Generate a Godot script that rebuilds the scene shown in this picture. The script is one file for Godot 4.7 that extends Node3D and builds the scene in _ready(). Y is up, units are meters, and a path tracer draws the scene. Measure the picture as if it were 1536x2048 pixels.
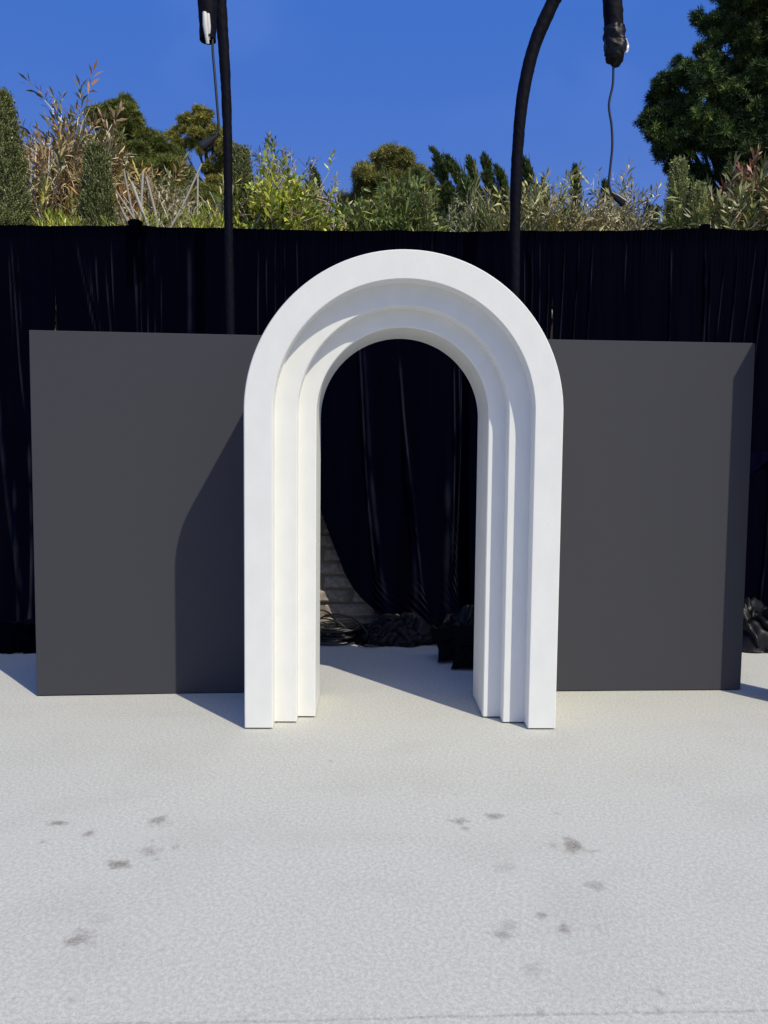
extends Node3D
# A white stepped arch between two dark grey panels on a pale carpet, black velvet drapes behind, garden beyond.

const SUN := Vector3(0.421, 0.80, 0.526)
const VELVET := Color(0.0008, 0.001, 0.004)
var taken := {}
var rng := RandomNumberGenerator.new()
var M := {}

# ---------------------------------------------------------------- geometry collector
class Geo:
	var v := PackedVector3Array()
	var n := PackedVector3Array()
	var c := PackedColorArray()
	var uv := PackedVector2Array()
	var uv2 := PackedVector2Array()
	var ix := PackedInt32Array()
	func vert(p: Vector3, nn: Vector3, col := Color.WHITE, t := Vector2.ZERO) -> int:
		v.append(p); n.append(nn); c.append(col); uv.append(t); uv2.append(t)
		return v.size() - 1
	func tri(a: Vector3, b: Vector3, d: Vector3, col := Color.WHITE):
		var nn := (d - a).cross(b - a).normalized()
		var k := v.size()
		for p in [a, b, d]: vert(p, nn, col)
		ix.append_array([k, k + 1, k + 2])
	func quad(a: Vector3, b: Vector3, d: Vector3, e: Vector3, nn: Vector3, col := Color.WHITE):
		var k := v.size()
		for p in [a, b, d, e]: vert(p, nn, col)
		if (d - a).cross(b - a).dot(nn) >= 0: ix.append_array([k, k + 1, k + 2, k, k + 2, k + 3])
		else: ix.append_array([k, k + 2, k + 1, k, k + 3, k + 2])
	func box(ctr: Vector3, size: Vector3, b := 0.003, col := Color.WHITE, basis := Basis.IDENTITY):
		var h := size / 2
		for a in 3:
			var a1 := (a + 1) % 3
			var a2 := (a + 2) % 3
			for s in [-1.0, 1.0]:
				var q := []
				for e in [[-1, -1], [1, -1], [1, 1], [-1, 1]]:
					var p := Vector3.ZERO
					p[a] = s * h[a]; p[a1] = e[0] * (h[a1] - b); p[a2] = e[1] * (h[a2] - b)
					q.append(ctr + basis * p)
				var nn := Vector3.ZERO
				nn[a] = s
				quad(q[0], q[1], q[2], q[3], basis * nn, col)
			if b > 0:
				for s1 in [-1.0, 1.0]:
					for s2 in [-1.0, 1.0]:
						var q := []
						for e in [[0, -1], [0, 1], [1, 1], [1, -1]]:
							var p := Vector3.ZERO
							p[a] = e[1] * (h[a] - b)
							p[a1] = s1 * (h[a1] - (b if e[0] == 1 else 0.0))
							p[a2] = s2 * (h[a2] - (0.0 if e[0] == 1 else b))
							q.append(ctr + basis * p)
						var nn := Vector3.ZERO
						nn[a1] = s1; nn[a2] = s2
						quad(q[0], q[1], q[2], q[3], (basis * nn).normalized(), col)
	func tube(pts: Array, rad: Array, sides := 6, col := Color.WHITE, caps := true):
		var m := pts.size()
		var k := v.size()
		var t0 := (pts[1] - pts[0] as Vector3).normalized()
		var u := t0.cross(Vector3(0.31, 0.2, 0.93)).normalized()
		for i in m:
			var t: Vector3 = ((pts[mini(i + 1, m - 1)] as Vector3) - (pts[maxi(i - 1, 0)] as Vector3)).normalized()
			u = (u - t * u.dot(t)).normalized()
			var w := t.cross(u)
			for j in sides:
				var a := TAU * j / sides
				var d := u * cos(a) + w * sin(a)
				vert((pts[i] as Vector3) + d * float(rad[i]), d, col, Vector2(float(j) / sides, float(i) / m))
		for i in m - 1:
			for j in sides:
				var a := k + i * sides + j
				var b := k + i * sides + (j + 1) % sides
				ix.append_array([a, a + sides, b, b, a + sides, b + sides])
		if caps:
			for e in [0, m - 1]:
				var nn: Vector3 = ((pts[0] as Vector3) - (pts[1] as Vector3) if e == 0 else (pts[m - 1] as Vector3) - (pts[m - 2] as Vector3)).normalized()
				var ce := vert(pts[e], nn, col)
				for j in sides:
					vert(v[k + e * sides + j], nn, col)
				for j in sides:
					ix.append_array([ce, ce + 1 + j, ce + 1 + (j + 1) % sides])
	# smooth sheet, fn(u, v) -> Vector3
	func sheet(nu: int, nv: int, fn: Callable, col := Color.WHITE):
		var k := v.size()
		for j in nv + 1:
			for i in nu + 1:
				vert(fn.call(float(i) / nu, float(j) / nv), Vector3.ZERO, col, Vector2(float(i) / nu, float(j) / nv))
		for j in nv + 1:
			for i in nu + 1:
				var a := k + j * (nu + 1) + i
				var dx := v[k + j * (nu + 1) + mini(i + 1, nu)] - v[k + j * (nu + 1) + maxi(i - 1, 0)]
				var dy := v[k + mini(j + 1, nv) * (nu + 1) + i] - v[k + maxi(j - 1, 0) * (nu + 1) + i]
				n[a] = dy.cross(dx).normalized()
		for j in nv:
			for i in nu:
				var a := k + j * (nu + 1) + i
				ix.append_array([a, a + nu + 1, a + 1, a + 1, a + nu + 1, a + nu + 2])
	func mesh(mat: Material) -> ArrayMesh:
		# every face is wound clockwise as seen from the side its normals point to
		for k in range(0, ix.size(), 3):
			var a := ix[k]
			var b := ix[k + 1]
			var d := ix[k + 2]
			if (v[b] - v[a]).cross(v[d] - v[a]).dot(n[a] + n[b] + n[d]) > 0.0:
				ix[k + 1] = d
				ix[k + 2] = b
		var arr := []
		arr.resize(Mesh.ARRAY_MAX)
		arr[Mesh.ARRAY_VERTEX] = v; arr[Mesh.ARRAY_NORMAL] = n; arr[Mesh.ARRAY_COLOR] = c
		arr[Mesh.ARRAY_TEX_UV] = uv; arr[Mesh.ARRAY_TEX_UV2] = uv2; arr[Mesh.ARRAY_INDEX] = ix
		var me := ArrayMesh.new()
		me.add_surface_from_arrays(Mesh.PRIMITIVE_TRIANGLES, arr)
		me.surface_set_material(0, mat)
		return me

# ---------------------------------------------------------------- naming
func numbered(called: String, parent: Node = self) -> String:
	var key := "%d/%s" % [parent.get_instance_id(), called]
	var k: int = taken.get(key, 0)
	taken[key] = k + 1
	return called if k == 0 else "%s_%03d" % [called, k]

func thing(called: String, label: String, category: String, at := Vector3.ZERO, turn := 0.0, group := "") -> Node3D:
	var o := Node3D.new()
	o.name = numbered(called)
	add_child(o, true)
	o.position = at
	o.rotation.y = turn
	o.set_meta("label", label)
	o.set_meta("category", category)
	if group: o.set_meta("group", group)
	return o

func part(called: String, g: Variant, mat: Material, parent: Node3D) -> MeshInstance3D:
	var o := MeshInstance3D.new()
	o.name = numbered(called, parent)
	o.mesh = g.mesh(mat) if g is Geo else g
	parent.add_child(o, true)
	return o

func struct(called: String, g: Variant, mat: Material) -> MeshInstance3D:
	var o := part(called, g, mat, self)
	o.set_meta("kind", "structure")
	return o

func scatter(called: String, base: Mesh, tr: Array, cols: Array, parent: Node3D) -> MultiMeshInstance3D:
	var mm := MultiMesh.new()
	mm.transform_format = MultiMesh.TRANSFORM_3D
	mm.use_colors = true
	mm.mesh = base
	mm.instance_count = tr.size()
	for i in tr.size():
		mm.set_instance_transform(i, tr[i])
		mm.set_instance_color(i, cols[i])
	var o := MultiMeshInstance3D.new()
	o.name = numbered(called, parent)
	o.multimesh = mm
	o.set_meta("kind", "stuff")
	parent.add_child(o, true)
	return o

# ---------------------------------------------------------------- materials
func lin(r: float, g: float, b: float) -> Color:
	return Color(r, g, b).linear_to_srgb()

func mat(col: Color, rough := 0.8, spec := 0.5) -> StandardMaterial3D:
	var m := StandardMaterial3D.new()
	m.albedo_color = col
	m.roughness = rough
	m.metallic_specular = spec
	m.cull_mode = BaseMaterial3D.CULL_DISABLED
	return m

func leaf_mat(back := 0.25, rough := 0.6) -> StandardMaterial3D:
	var m := mat(Color.WHITE, rough, 0.35)
	m.vertex_color_use_as_albedo = true
	m.backlight_enabled = true
	m.backlight = Color(back, back, back * 0.6)
	return m

func noise_tex(freq: float, size: int, lo: Color, hi: Color, oct := 3, seed_ := 1, kind := FastNoiseLite.TYPE_SIMPLEX_SMOOTH, gain := 0.5) -> ImageTexture:
	var fn := FastNoiseLite.new()
	fn.noise_type = kind
	fn.frequency = freq
	fn.fractal_octaves = oct
	fn.fractal_gain = gain
	fn.seed = seed_
	var im := fn.get_seamless_image(size, size)
	im.convert(Image.FORMAT_L8)
	var src := im.get_data()
	var out := PackedByteArray()
	out.resize(size * size * 3)
	var lut := []
	for i in 256: lut.append(lo.lerp(hi, i / 255.0))
	for i in src.size():
		var q: Color = lut[src[i]]
		out[i * 3] = q.r8; out[i * 3 + 1] = q.g8; out[i * 3 + 2] = q.b8
	return ImageTexture.create_from_image(Image.create_from_data(size, size, false, Image.FORMAT_RGB8, out))

# stains, scuffs and lint of the carpet over 8 m x 8 m (x -4..4, z -7..1), alpha = how dark
func stain_texture() -> ImageTexture:
	var size := 2048
	var px := size / 8.0
	var al := PackedFloat32Array()
	al.resize(size * size)
	var fine := FastNoiseLite.new()
	fine.frequency = 0.16; fine.seed = 5
	var wob := FastNoiseLite.new()
	wob.frequency = 0.035; wob.seed = 9
	# x, z, half width, half depth, strength
	var spots := [[-0.947, -2.542, 0.030, 0.016, 0.8], [-0.814, -2.465, 0.015, 0.022, 0.75], [-0.945, -2.414, 0.010, 0.010, 0.6], [-0.616, -2.552, 0.035, 0.032, 0.7],
		[-0.593, -2.345, 0.030, 0.027, 0.5], [-0.519, -2.374, 0.014, 0.016, 0.4], [-0.662, -2.277, 0.036, 0.024, 0.85], [-0.664, -1.911, 0.034, 0.030, 0.7], [-0.634, -1.995, 0.030, 0.034, 0.2],
		[0.522, -2.547, 0.028, 0.026, 0.7], [0.398, -2.508, 0.024, 0.025, 0.65], [0.413, -2.458, 0.015, 0.017, 0.5], [0.738, -2.337, 0.038, 0.040, 0.8], [0.674, -2.339, 0.016, 0.024, 0.35],
		[0.734, -2.106, 0.031, 0.030, 0.5], [0.544, -1.966, 0.018, 0.017, 0.7], [0.581, -1.903, 0.019, 0.021, 0.75], [0.417, -1.888, 0.022, 0.024, 0.6], [0.440, -1.921, 0.026, 0.026, 0.35],
		[0.464, -1.751, 0.030, 0.032, 0.25], [0.734, -1.661, 0.010, 0.010, 0.55], [0.499, -2.213, 0.036, 0.030, 0.25], [0.675, -1.908, 0.013, 0.017, 0.3], [-0.602, -1.692, 0.012, 0.014, 0.3],
		[-0.206, -1.612, 0.003, 0.012, 0.8], [0.440, -1.608, 0.011, 0.010, 0.5], [0.708, -1.60, 0.008, 0.009, 0.6], [0.747, -2.559, 0.010, 0.012, 0.45], [-0.589, -2.684, 0.004, 0.004, 0.8],
		[-0.763, -2.575, 0.003, 0.004, 0.8], [-0.447, -1.862, 0.007, 0.006, 0.3], [-0.044, -3.044, 0.006, 0.010, 0.5], [0.55, -2.36, 0.005, 0.008, 0.3], [0.79, -2.30, 0.02, 0.01, 0.4],
		[-0.60, -2.42, 0.008, 0.012, 0.35], [0.42, -2.72, 0.012, 0.008, 0.25], [-0.56, -2.30, 0.012, 0.009, 0.45], [0.62, -2.0, 0.12, 0.16, 0.10], [0.45, -2.3, 0.14, 0.12, 0.07], [-0.6, -1.85, 0.14, 0.12, 0.08], [0.6, -1.7, 0.2, 0.1, 0.06],
		[0.2, -2.9, 0.3, 0.12, 0.05], [-0.3, -3.2, 0.25, 0.1, 0.05], [1.3, -2.9, 0.3, 0.15, 0.05], [-1.2, -3.1, 0.3, 0.12, 0.05], [1.40, -1.9, 0.012, 0.01, 0.3]]
	for s in spots:
		var rx: float = s[2] * px
		var rz: float = s[3] * px
		var cx: float = (s[0] + 4.0) * px
		var cz: float = (s[1] + 7.0) * px
		for y in range(int(cz - rz * 2.2), int(cz + rz * 2.2) + 1):
			for x in range(int(cx - rx * 2.2), int(cx + rx * 2.2) + 1):
				if x < 0 or y < 0 or x >= size or y >= size: continue
				var dx := (x - cx) / rx
				var dz := (y - cz) / rz
				var d := sqrt(dx * dx + dz * dz) * (1.0 + 0.85 * wob.get_noise_2d(x * (14.0 / maxf(rx, 3.0)) + s[0] * 999, y * (14.0 / maxf(rz, 3.0))))
				var a: float = s[4] * smoothstep(1.45, 0.2, d) * clampf(0.75 + 0.9 * fine.get_noise_2d(x * 3, y * 3), 0.1, 1.0)
				var k := y * size + x
				al[k] = maxf(al[k], a)
	# the seam between two carpet lengths, close to the camera
	for x in range(int(2.6 * px), int(5.6 * px)):
		var wx := x / px - 4.0
		var wz := -1.604 + 0.012 * (wx - 0.1) + 0.006 * wob.get_noise_2d(x * 0.5, 3.0)
		var y := (wz + 7.0) * px
		for yy in range(int(y) - 2, int(y) + 3):
			var d := absf(yy - y)
			var k := yy * size + x
			al[k] = maxf(al[k], 0.42 * clampf(1.4 - d, 0, 1) * clampf(0.65 + 1.2 * fine.get_noise_2d(x * 2.0, yy), 0.1, 1))
	# broad faint wear
	var wear := FastNoiseLite.new()
	wear.frequency = 0.006; wear.seed = 15; wear.fractal_octaves = 4
	for y in range(0, size, 1):
		for x in range(400, 1650):
			var a := 0.11 * maxf(0.0, wear.get_noise_2d(x, y * 1.6) - 0.02)
			if a > 0.0:
				var k := y * size + x
				al[k] = maxf(al[k], a)
	# lint and grit
	var r := RandomNumberGenerator.new()
	r.seed = 77
	for i in 420:
		var x := r.randi_range(int(2.2 * px), int(6.4 * px))
		var y := r.randi_range(int(2.6 * px), int(5.6 * px))
		al[y * size + x] = maxf(al[y * size + x], r.randf_range(0.1, 0.45))
	var data := PackedByteArray()
	data.resize(size * size * 4)
	for i in al.size():
		data[i * 4] = 96; data[i * 4 + 1] = 82; data[i * 4 + 2] = 72
		data[i * 4 + 3] = int(minf(al[i] * 1.15, 0.97) * 205)
	return ImageTexture.create_from_image(Image.create_from_data(size, size, false, Image.FORMAT_RGBA8, data))

func make_materials():
	M.paint = mat(lin(0.81, 0.805, 0.77), 0.55, 0.4)
	M.paint.albedo_texture = noise_tex(0.012, 512, Color(0.97, 0.975, 0.975), Color(1, 1, 1), 4, 21)
	M.paint.uv1_triplanar = true
	M.paint.uv1_scale = Vector3(1.3, 0.8, 1.3)
	M.paint.heightmap_enabled = true
	M.paint.heightmap_texture = noise_tex(0.09, 512, Color.BLACK, Color.WHITE, 3, 22)
	M.paint.heightmap_scale = 0.02
	M.panel = mat(lin(0.058, 0.0585, 0.067), 0.7, 0.3)
	M.panel.albedo_texture = noise_tex(0.2, 512, Color(0.93, 0.93, 0.93), Color(1, 1, 1), 3, 31)
	M.panel.uv1_triplanar = true
	M.panel.uv1_scale = Vector3(3, 3, 3)
	M.panel.heightmap_enabled = true
	M.panel.heightmap_texture = M.panel.albedo_texture
	M.panel.heightmap_scale = 0.05
	M.velvet = mat(Color.WHITE, 0.8, 0.10)
	M.velvet.vertex_color_use_as_albedo = true
	M.velvet.rim_enabled = true
	M.velvet.rim = 0.015
	M.velvet.rim_tint = 0.0
	M.velvet.heightmap_enabled = true
	M.velvet.heightmap_texture = noise_tex(0.22, 512, Color.BLACK, Color.WHITE, 2, 41)
	M.velvet.uv1_triplanar = true
	M.velvet.uv1_scale = Vector3(4, 1.2, 4)
	M.velvet.heightmap_scale = 0.05
	M.satin = mat(lin(0.005, 0.005, 0.007), 0.45, 0.35)
	M.bag = mat(lin(0.003, 0.003, 0.005), 0.8, 0.2)
	M.sleeve = mat(lin(0.004, 0.004, 0.009), 0.7, 0.2)
	M.sleeve.rim_enabled = true
	M.sleeve.rim = 0.03
	M.rubber = mat(lin(0.014, 0.014, 0.015), 0.4, 0.5)
	M.socket = mat(lin(0.02, 0.02, 0.024), 0.35, 0.4)
	M.bare = mat(lin(0.68, 0.67, 0.63), 0.5, 0.4)
	M.clear = mat(lin(0.5, 0.52, 0.55), 0.2, 0.6)
	M.metal = mat(lin(0.35, 0.35, 0.36), 0.35, 0.5)
	M.metal.metallic = 0.9
	M.block = []
	for k in 4:
		var b := mat([lin(0.58, 0.49, 0.39), lin(0.53, 0.45, 0.36), lin(0.60, 0.52, 0.43), lin(0.48, 0.41, 0.33)][k], 0.95, 0.2)
		if k == 0: M.blocktex = noise_tex(0.03, 256, Color(0.72, 0.72, 0.72), Color(1, 1, 1), 5, 51)
		b.albedo_texture = M.blocktex
		b.uv1_triplanar = true
		b.uv1_world_triplanar = true
		b.uv1_scale = Vector3(3, 3, 3)
		b.heightmap_enabled = true
		b.heightmap_texture = M.blocktex
		b.heightmap_scale = 0.6
		M.block.append(b)
	M.mortar = mat(lin(0.25, 0.22, 0.18), 1.0, 0.1)
	M.carpet = mat(lin(0.685, 0.68, 0.635), 1.0, 0.15)
	M.carpet.albedo_texture = noise_tex(0.055, 1024, Color(0.77, 0.77, 0.762), Color(1, 1, 1), 4, 61, FastNoiseLite.TYPE_SIMPLEX_SMOOTH, 0.95)
	M.carpet.heightmap_enabled = true
	M.carpet.heightmap_texture = noise_tex(0.27, 1024, Color.BLACK, Color.WHITE, 3, 62)
	M.carpet.heightmap_scale = 0.13
	M.carpet.detail_enabled = true
	M.carpet.detail_albedo = stain_texture()
	M.carpet.detail_uv_layer = BaseMaterial3D.DETAIL_UV_2
	M.carpet.detail_blend_mode = BaseMaterial3D.BLEND_MODE_MIX
	M.soil = mat(lin(0.045, 0.036, 0.026), 1.0, 0.1)
	M.soil.albedo_texture = noise_tex(0.03, 512, Color(0.5, 0.5, 0.45), Color(1, 1, 1), 5, 71)
	M.soil.uv1_triplanar = true
	M.paving = mat(lin(0.3, 0.29, 0.27), 0.95, 0.2)
	M.paving.albedo_texture = noise_tex(0.02, 512, Color(0.7, 0.7, 0.7), Color(1, 1, 1), 5, 72)
	M.paving.uv1_triplanar = true
	M.leaf = leaf_mat(0.3, 0.42)
	M.leaf.metallic_specular = 0.5
	M.needle = leaf_mat(0.2, 0.6)
	M.twig = mat(Color.WHITE, 0.9, 0.2)
	M.twig.vertex_color_use_as_albedo = true

# ---------------------------------------------------------------- foliage pieces
# a spray of leaves that grows along +y from the origin, unit length 1
func spray(count: int, leaf_len: float, leaf_w: float, spread: float, seed_: int, bend := 0.25, start := 0.0) -> Geo:
	var g := Geo.new()
	var r := RandomNumberGenerator.new()
	r.seed = seed_
	for i in count:
		var f := start + (1.0 - start) * (i + 0.5) / count
		var az := i * 2.399 + r.randf_range(-0.4, 0.4)
		var tilt := lerpf(spread, spread * 0.45, f) + r.randf_range(-0.2, 0.2)
		var d := Vector3(cos(az) * sin(tilt), cos(tilt), sin(az) * sin(tilt))
		var side := d.cross(Vector3.UP).normalized()
		if side.length() < 0.5: side = Vector3.RIGHT
		var up := side.cross(d).normalized()
		side = side.rotated(d, r.randf_range(-0.9, 0.9))
		var L := leaf_len * r.randf_range(0.8, 1.2)
		var b := Vector3(0, f, 0)
		var m := b + d * L * 0.5
		var e := b + d * L + Vector3(0, -bend * L, 0) * r.randf_range(0.2, 1.0)
		var w := side * leaf_w * 0.5
		var sh := r.randf_range(0.8, 1.0)
		var col := Color(sh, sh, sh)
		var k := g.v.size()
		for p in [b, m - w, m + w, e]: g.vert(p, (up + d * 0.1).normalized(), col)
		var n1 := (m - w - b).cross(m + w - b).normalized()
		if n1.dot(up) < 0: n1 = -n1
		for q in 4: g.n[k + q] = n1
		g.ix.append_array([k, k + 1, k + 2, k + 1, k + 3, k + 2])
	return g

# a star of thin needles round the origin, opening along +y, radius 1
func star(count: int, w: float, open: float, seed_: int) -> Geo:
	var g := Geo.new()
	var r := RandomNumberGenerator.new()
	r.seed = seed_
	for i in count:
		var az := i * 2.399 + r.randf_range(-0.3, 0.3)
		var tilt := open * sqrt((i + 0.5) / count)
		var d := Vector3(cos(az) * sin(tilt), cos(tilt), sin(az) * sin(tilt))
		var side := d.cross(Vector3(r.randf() - 0.5, r.randf() - 0.5, r.randf() - 0.5)).normalized()
		var nn := side.cross(d).normalized()
		if nn.y < 0: nn = -nn
		var L := r.randf_range(0.7, 1.0)
		var sh := r.randf_range(0.75, 1.0)
		var k := g.v.size()
		g.vert(d * L * 0.08 - side * w * 0.3, nn, Color(sh, sh, sh))
		g.vert(d * L * 0.08 + side * w * 0.3, nn, Color(sh, sh, sh))
		g.vert(d * L * 0.6 - side * w, nn, Color(sh, sh, sh))
		g.vert(d * L * 0.6 + side * w, nn, Color(sh, sh, sh))
		g.vert(d * L, nn, Color(sh, sh, sh))
		g.ix.append_array([k, k + 2, k + 1, k + 1, k + 2, k + 3, k + 2, k + 4, k + 3])
	return g

func along(d: Vector3, spin: float, s: float) -> Basis:
	var y := d.normalized()
	var x := y.cross(Vector3(0.2, 0.1, 0.97)).normalized()
	if x.length() < 0.5: x = Vector3.RIGHT
	var b := Basis(x, y, x.cross(y))
	return (b * Basis(Vector3.UP, spin)).scaled(Vector3(s, s, s))

func shade(cols: Array) -> Color:
	var a: Color = cols[rng.randi() % cols.size()]
	var b: Color = cols[rng.randi() % cols.size()]
	var q := a.lerp(b, rng.randf()) * rng.randf_range(0.45, 1.75)
	q = Color(q.r * 1.3, q.g * 1.3, q.b * 1.15)
	q.a = 1
	return q

func rand_dir() -> Vector3:
	while true:
		var p := Vector3(rng.randf_range(-1, 1), rng.randf_range(-1, 1), rng.randf_range(-1, 1))
		if p.length() < 1 and p.length() > 0.05: return p.normalized()
	return Vector3.UP

# shrub of many stems: spread = half width, stems fan out; leaves sit on the outer share of each twig
func shrub(called, label, category, at: Vector3, height: float, spread: float, stems: int, base: Mesh, leaf_size: float, cols: Array, bark: Array, leafy := 0.8, twiggy := 3, group := "", droop := 0.0, sub := 5) -> Node3D:
	var t := thing(called, label, category, at, 0.0, group)
	var g := Geo.new()
	var tr := []
	var cs := []
	for s in stems:
		var az := rng.randf() * TAU
		var out := sqrt(rng.randf()) * spread
		var h := height * rng.randf_range(0.68, 1.0) * (1.0 - 0.25 * out / maxf(spread, 0.01))
		var tip := Vector3(cos(az) * out, h, sin(az) * out * 0.8)
		var az2 := az + rng.randf_range(-1.6, 1.6)
		var root := Vector3(cos(az2) * out * 0.45, 0, sin(az2) * out * 0.35)
		var pts := []
		var rad := []
		var wob1 := rand_dir() * height * 0.08
		for k in 7:
			var f := k / 6.0
			pts.append(root.lerp(tip, f) + Vector3(tip.x, 0, tip.z) * 0.25 * sin(f * PI) + wob1 * sin(f * 5.0))
			rad.append(lerpf(0.012, 0.0028, f) * clampf(height, 0.7, 1.6))
		var bc := shade(bark)
		g.tube(pts, rad, 5, bc, false)
		for q in twiggy * sub / 3:
			var f := rng.randf_range(0.4, 0.95)
			var i := int(f * 6)
			var p0: Vector3 = (pts[i] as Vector3).lerp(pts[i + 1], f * 6 - i)
			var dir := ((tip - root).normalized() + rand_dir() * 0.85 + Vector3(0, 0.25, 0)).normalized()
			var L := height * rng.randf_range(0.10, 0.26)
			var p1 := p0 + dir * L * 0.5 + rand_dir() * L * 0.08
			var p2 := p0 + dir * L + Vector3(0, -droop * L, 0) + rand_dir() * L * 0.15
			g.tube([p0, p1, p2], [0.0060, 0.0046, 0.0028], 4, bc, false)
			for e in 2:
				var d2 := (dir + rand_dir() * 1.1).normalized() * L * rng.randf_range(0.35, 0.7)
				var s0 := p0.lerp(p2, rng.randf_range(0.3, 0.8))
				g.tube([s0, s0 + d2 * 0.5 + rand_dir() * L * 0.06, s0 + d2], [0.0042, 0.0034, 0.0022], 3, bc, false)
				if rng.randf() < leafy * 0.6:
					tr.append(Transform3D(along(d2 + rand_dir() * L * 0.3, rng.randf() * TAU, leaf_size * rng.randf_range(0.6, 1.0)), s0 + d2 * 0.8))
					cs.append(shade(cols))
			if rng.randf() < leafy:
				var nt := 1 + rng.randi() % 3
				for m in nt:
					var ff := 0.45 + 0.55 * (m + 1.0) / nt
					var pp := p0.lerp(p2, ff)
					tr.append(Transform3D(along(dir + rand_dir() * 0.5 - Vector3(0, droop * 0.5, 0), rng.randf() * TAU, leaf_size * rng.randf_range(0.75, 1.2)), pp))
					cs.append(shade(cols))
		if rng.randf() < leafy:
			for m in 3:
				tr.append(Transform3D(along((tip - root).normalized() + rand_dir() * 0.4, rng.randf() * TAU, leaf_size * rng.randf_range(0.8, 1.25)), (pts[6] as Vector3).lerp(pts[4], m / 3.0)))
				cs.append(shade(cols))
	part("branches", g, M.twig, t)
	if tr.size(): scatter("leaves", base, tr, cs, t)
	return t

# dense upright bush: a tapered column of short sprays
func column(called, label, at: Vector3, height: float, radius: float, count: int, base: Mesh, size: float, cols: Array, lean := Vector3.ZERO, group := "", tip_pow := 0.75) -> Node3D:
	var t := thing(called, label, "bush", at, 0.0, group)
	var g := Geo.new()
	g.tube([Vector3.ZERO, Vector3(0, height * 0.5, 0) + lean * 0.3, Vector3(0, height * 0.93, 0) + lean], [0.03, 0.018, 0.004], 6, Color(0.12, 0.09, 0.06))
	part("trunk", g, M.twig, t)
	var tr := []
	var cs := []
	var nz := FastNoiseLite.new()
	nz.seed = rng.randi()
	nz.frequency = 3.2
	for i in int(count * 1.7):
		var f := pow(rng.randf(), 0.8)
		var az := rng.randf() * TAU
		var rr := radius * pow(1.0 - f * 0.985, tip_pow) * (1.0 + 0.45 * nz.get_noise_3d(cos(az) * 0.4, f * height * 1.2, sin(az) * 0.4))
		var q := sqrt(rng.randf_range(0.35, 1.0))
		var p := Vector3(cos(az) * rr * q, f * height, sin(az) * rr * q) + lean * f * f
		var d := Vector3(cos(az) * 0.55, 1.0, sin(az) * 0.55) + rand_dir() * 0.5
		tr.append(Transform3D(along(d, rng.randf() * TAU, size * 1.15 * rng.randf_range(0.7, 1.2)), p))
		cs.append(shade(cols))
	scatter("foliage", base, tr, cs, t)
	return t

# tree whose crown is a set of puffs [x, y, z, radius] in its own space; needles point outwards
func puff_tree(called, label, at: Vector3, trunk_r: float, puffs: Array, per: float, base: Mesh, size: float, cols: Array, bark := Color(0.10, 0.075, 0.055), group := "", flat := 0.8) -> Node3D:
	var t := thing(called, label, "tree", at, 0.0, group)
	var g := Geo.new()
	var top := 0.0
	var mid := Vector3.ZERO
	for p in puffs:
		top = maxf(top, p[1])
		mid += Vector3(p[0], 0, p[2]) / puffs.size()
	var ends := Vector3(mid.x, top * 0.9, mid.z)
	var spine := []
	var sr := []
	for k in 7:
		var f := k / 6.0
		spine.append(Vector3.ZERO.lerp(ends, f) + Vector3(sin(f * 4.0), 0, cos(f * 3.0) - 1.0) * trunk_r * 0.8)
		sr.append(lerpf(trunk_r, trunk_r * 0.18, f))
	g.tube(spine, sr, 8, bark)
	part("trunk", g, M.twig, t)
	var lg := Geo.new()
	var tr := []
	var cs := []
	for p in puffs:
		var c := Vector3(p[0], p[1], p[2])
		var f := clampf(c.y / top - 0.22, 0.1, 0.85)
		var i := int(f * 6)
		var a: Vector3 = (spine[i] as Vector3).lerp(spine[i + 1], f * 6 - i)
		lg.tube([a, a.lerp(c, 0.5) + Vector3(0, -0.06 * a.distance_to(c), 0), c], [trunk_r * 0.22, trunk_r * 0.13, trunk_r * 0.05], 5, bark, false)
		var R: float = p[3]
		var tone := rng.randf_range(0.85, 1.1)
		var subs := 5 + int(R * 20.0)
		for q in subs:
			var d0 := rand_dir()
			var sr2 := R * rng.randf_range(0.22, 0.50)
			var cc := c + Vector3(d0.x, d0.y * flat, d0.z) * R * rng.randf_range(0.35, 1.05)
			lg.tube([c, cc], [trunk_r * 0.05, trunk_r * 0.02], 3, bark, false)
			for k in int(per * sr2 * sr2 * 1.15):
				var d := rand_dir()
				var pos := cc + Vector3(d.x, d.y * flat, d.z) * sr2 * pow(rng.randf(), 0.45) * rng.randf_range(0.6, 1.35)
				tr.append(Transform3D(along(d + Vector3(0, 0.6, 0) + d0 * 0.4 + rand_dir() * 0.35, rng.randf() * TAU, size * rng.randf_range(0.7, 1.25)), pos))
				cs.append(shade(cols) * tone)
	part("limbs", lg, M.twig, t)
	scatter("needles", base, tr, cs, t)
	return t

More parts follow.
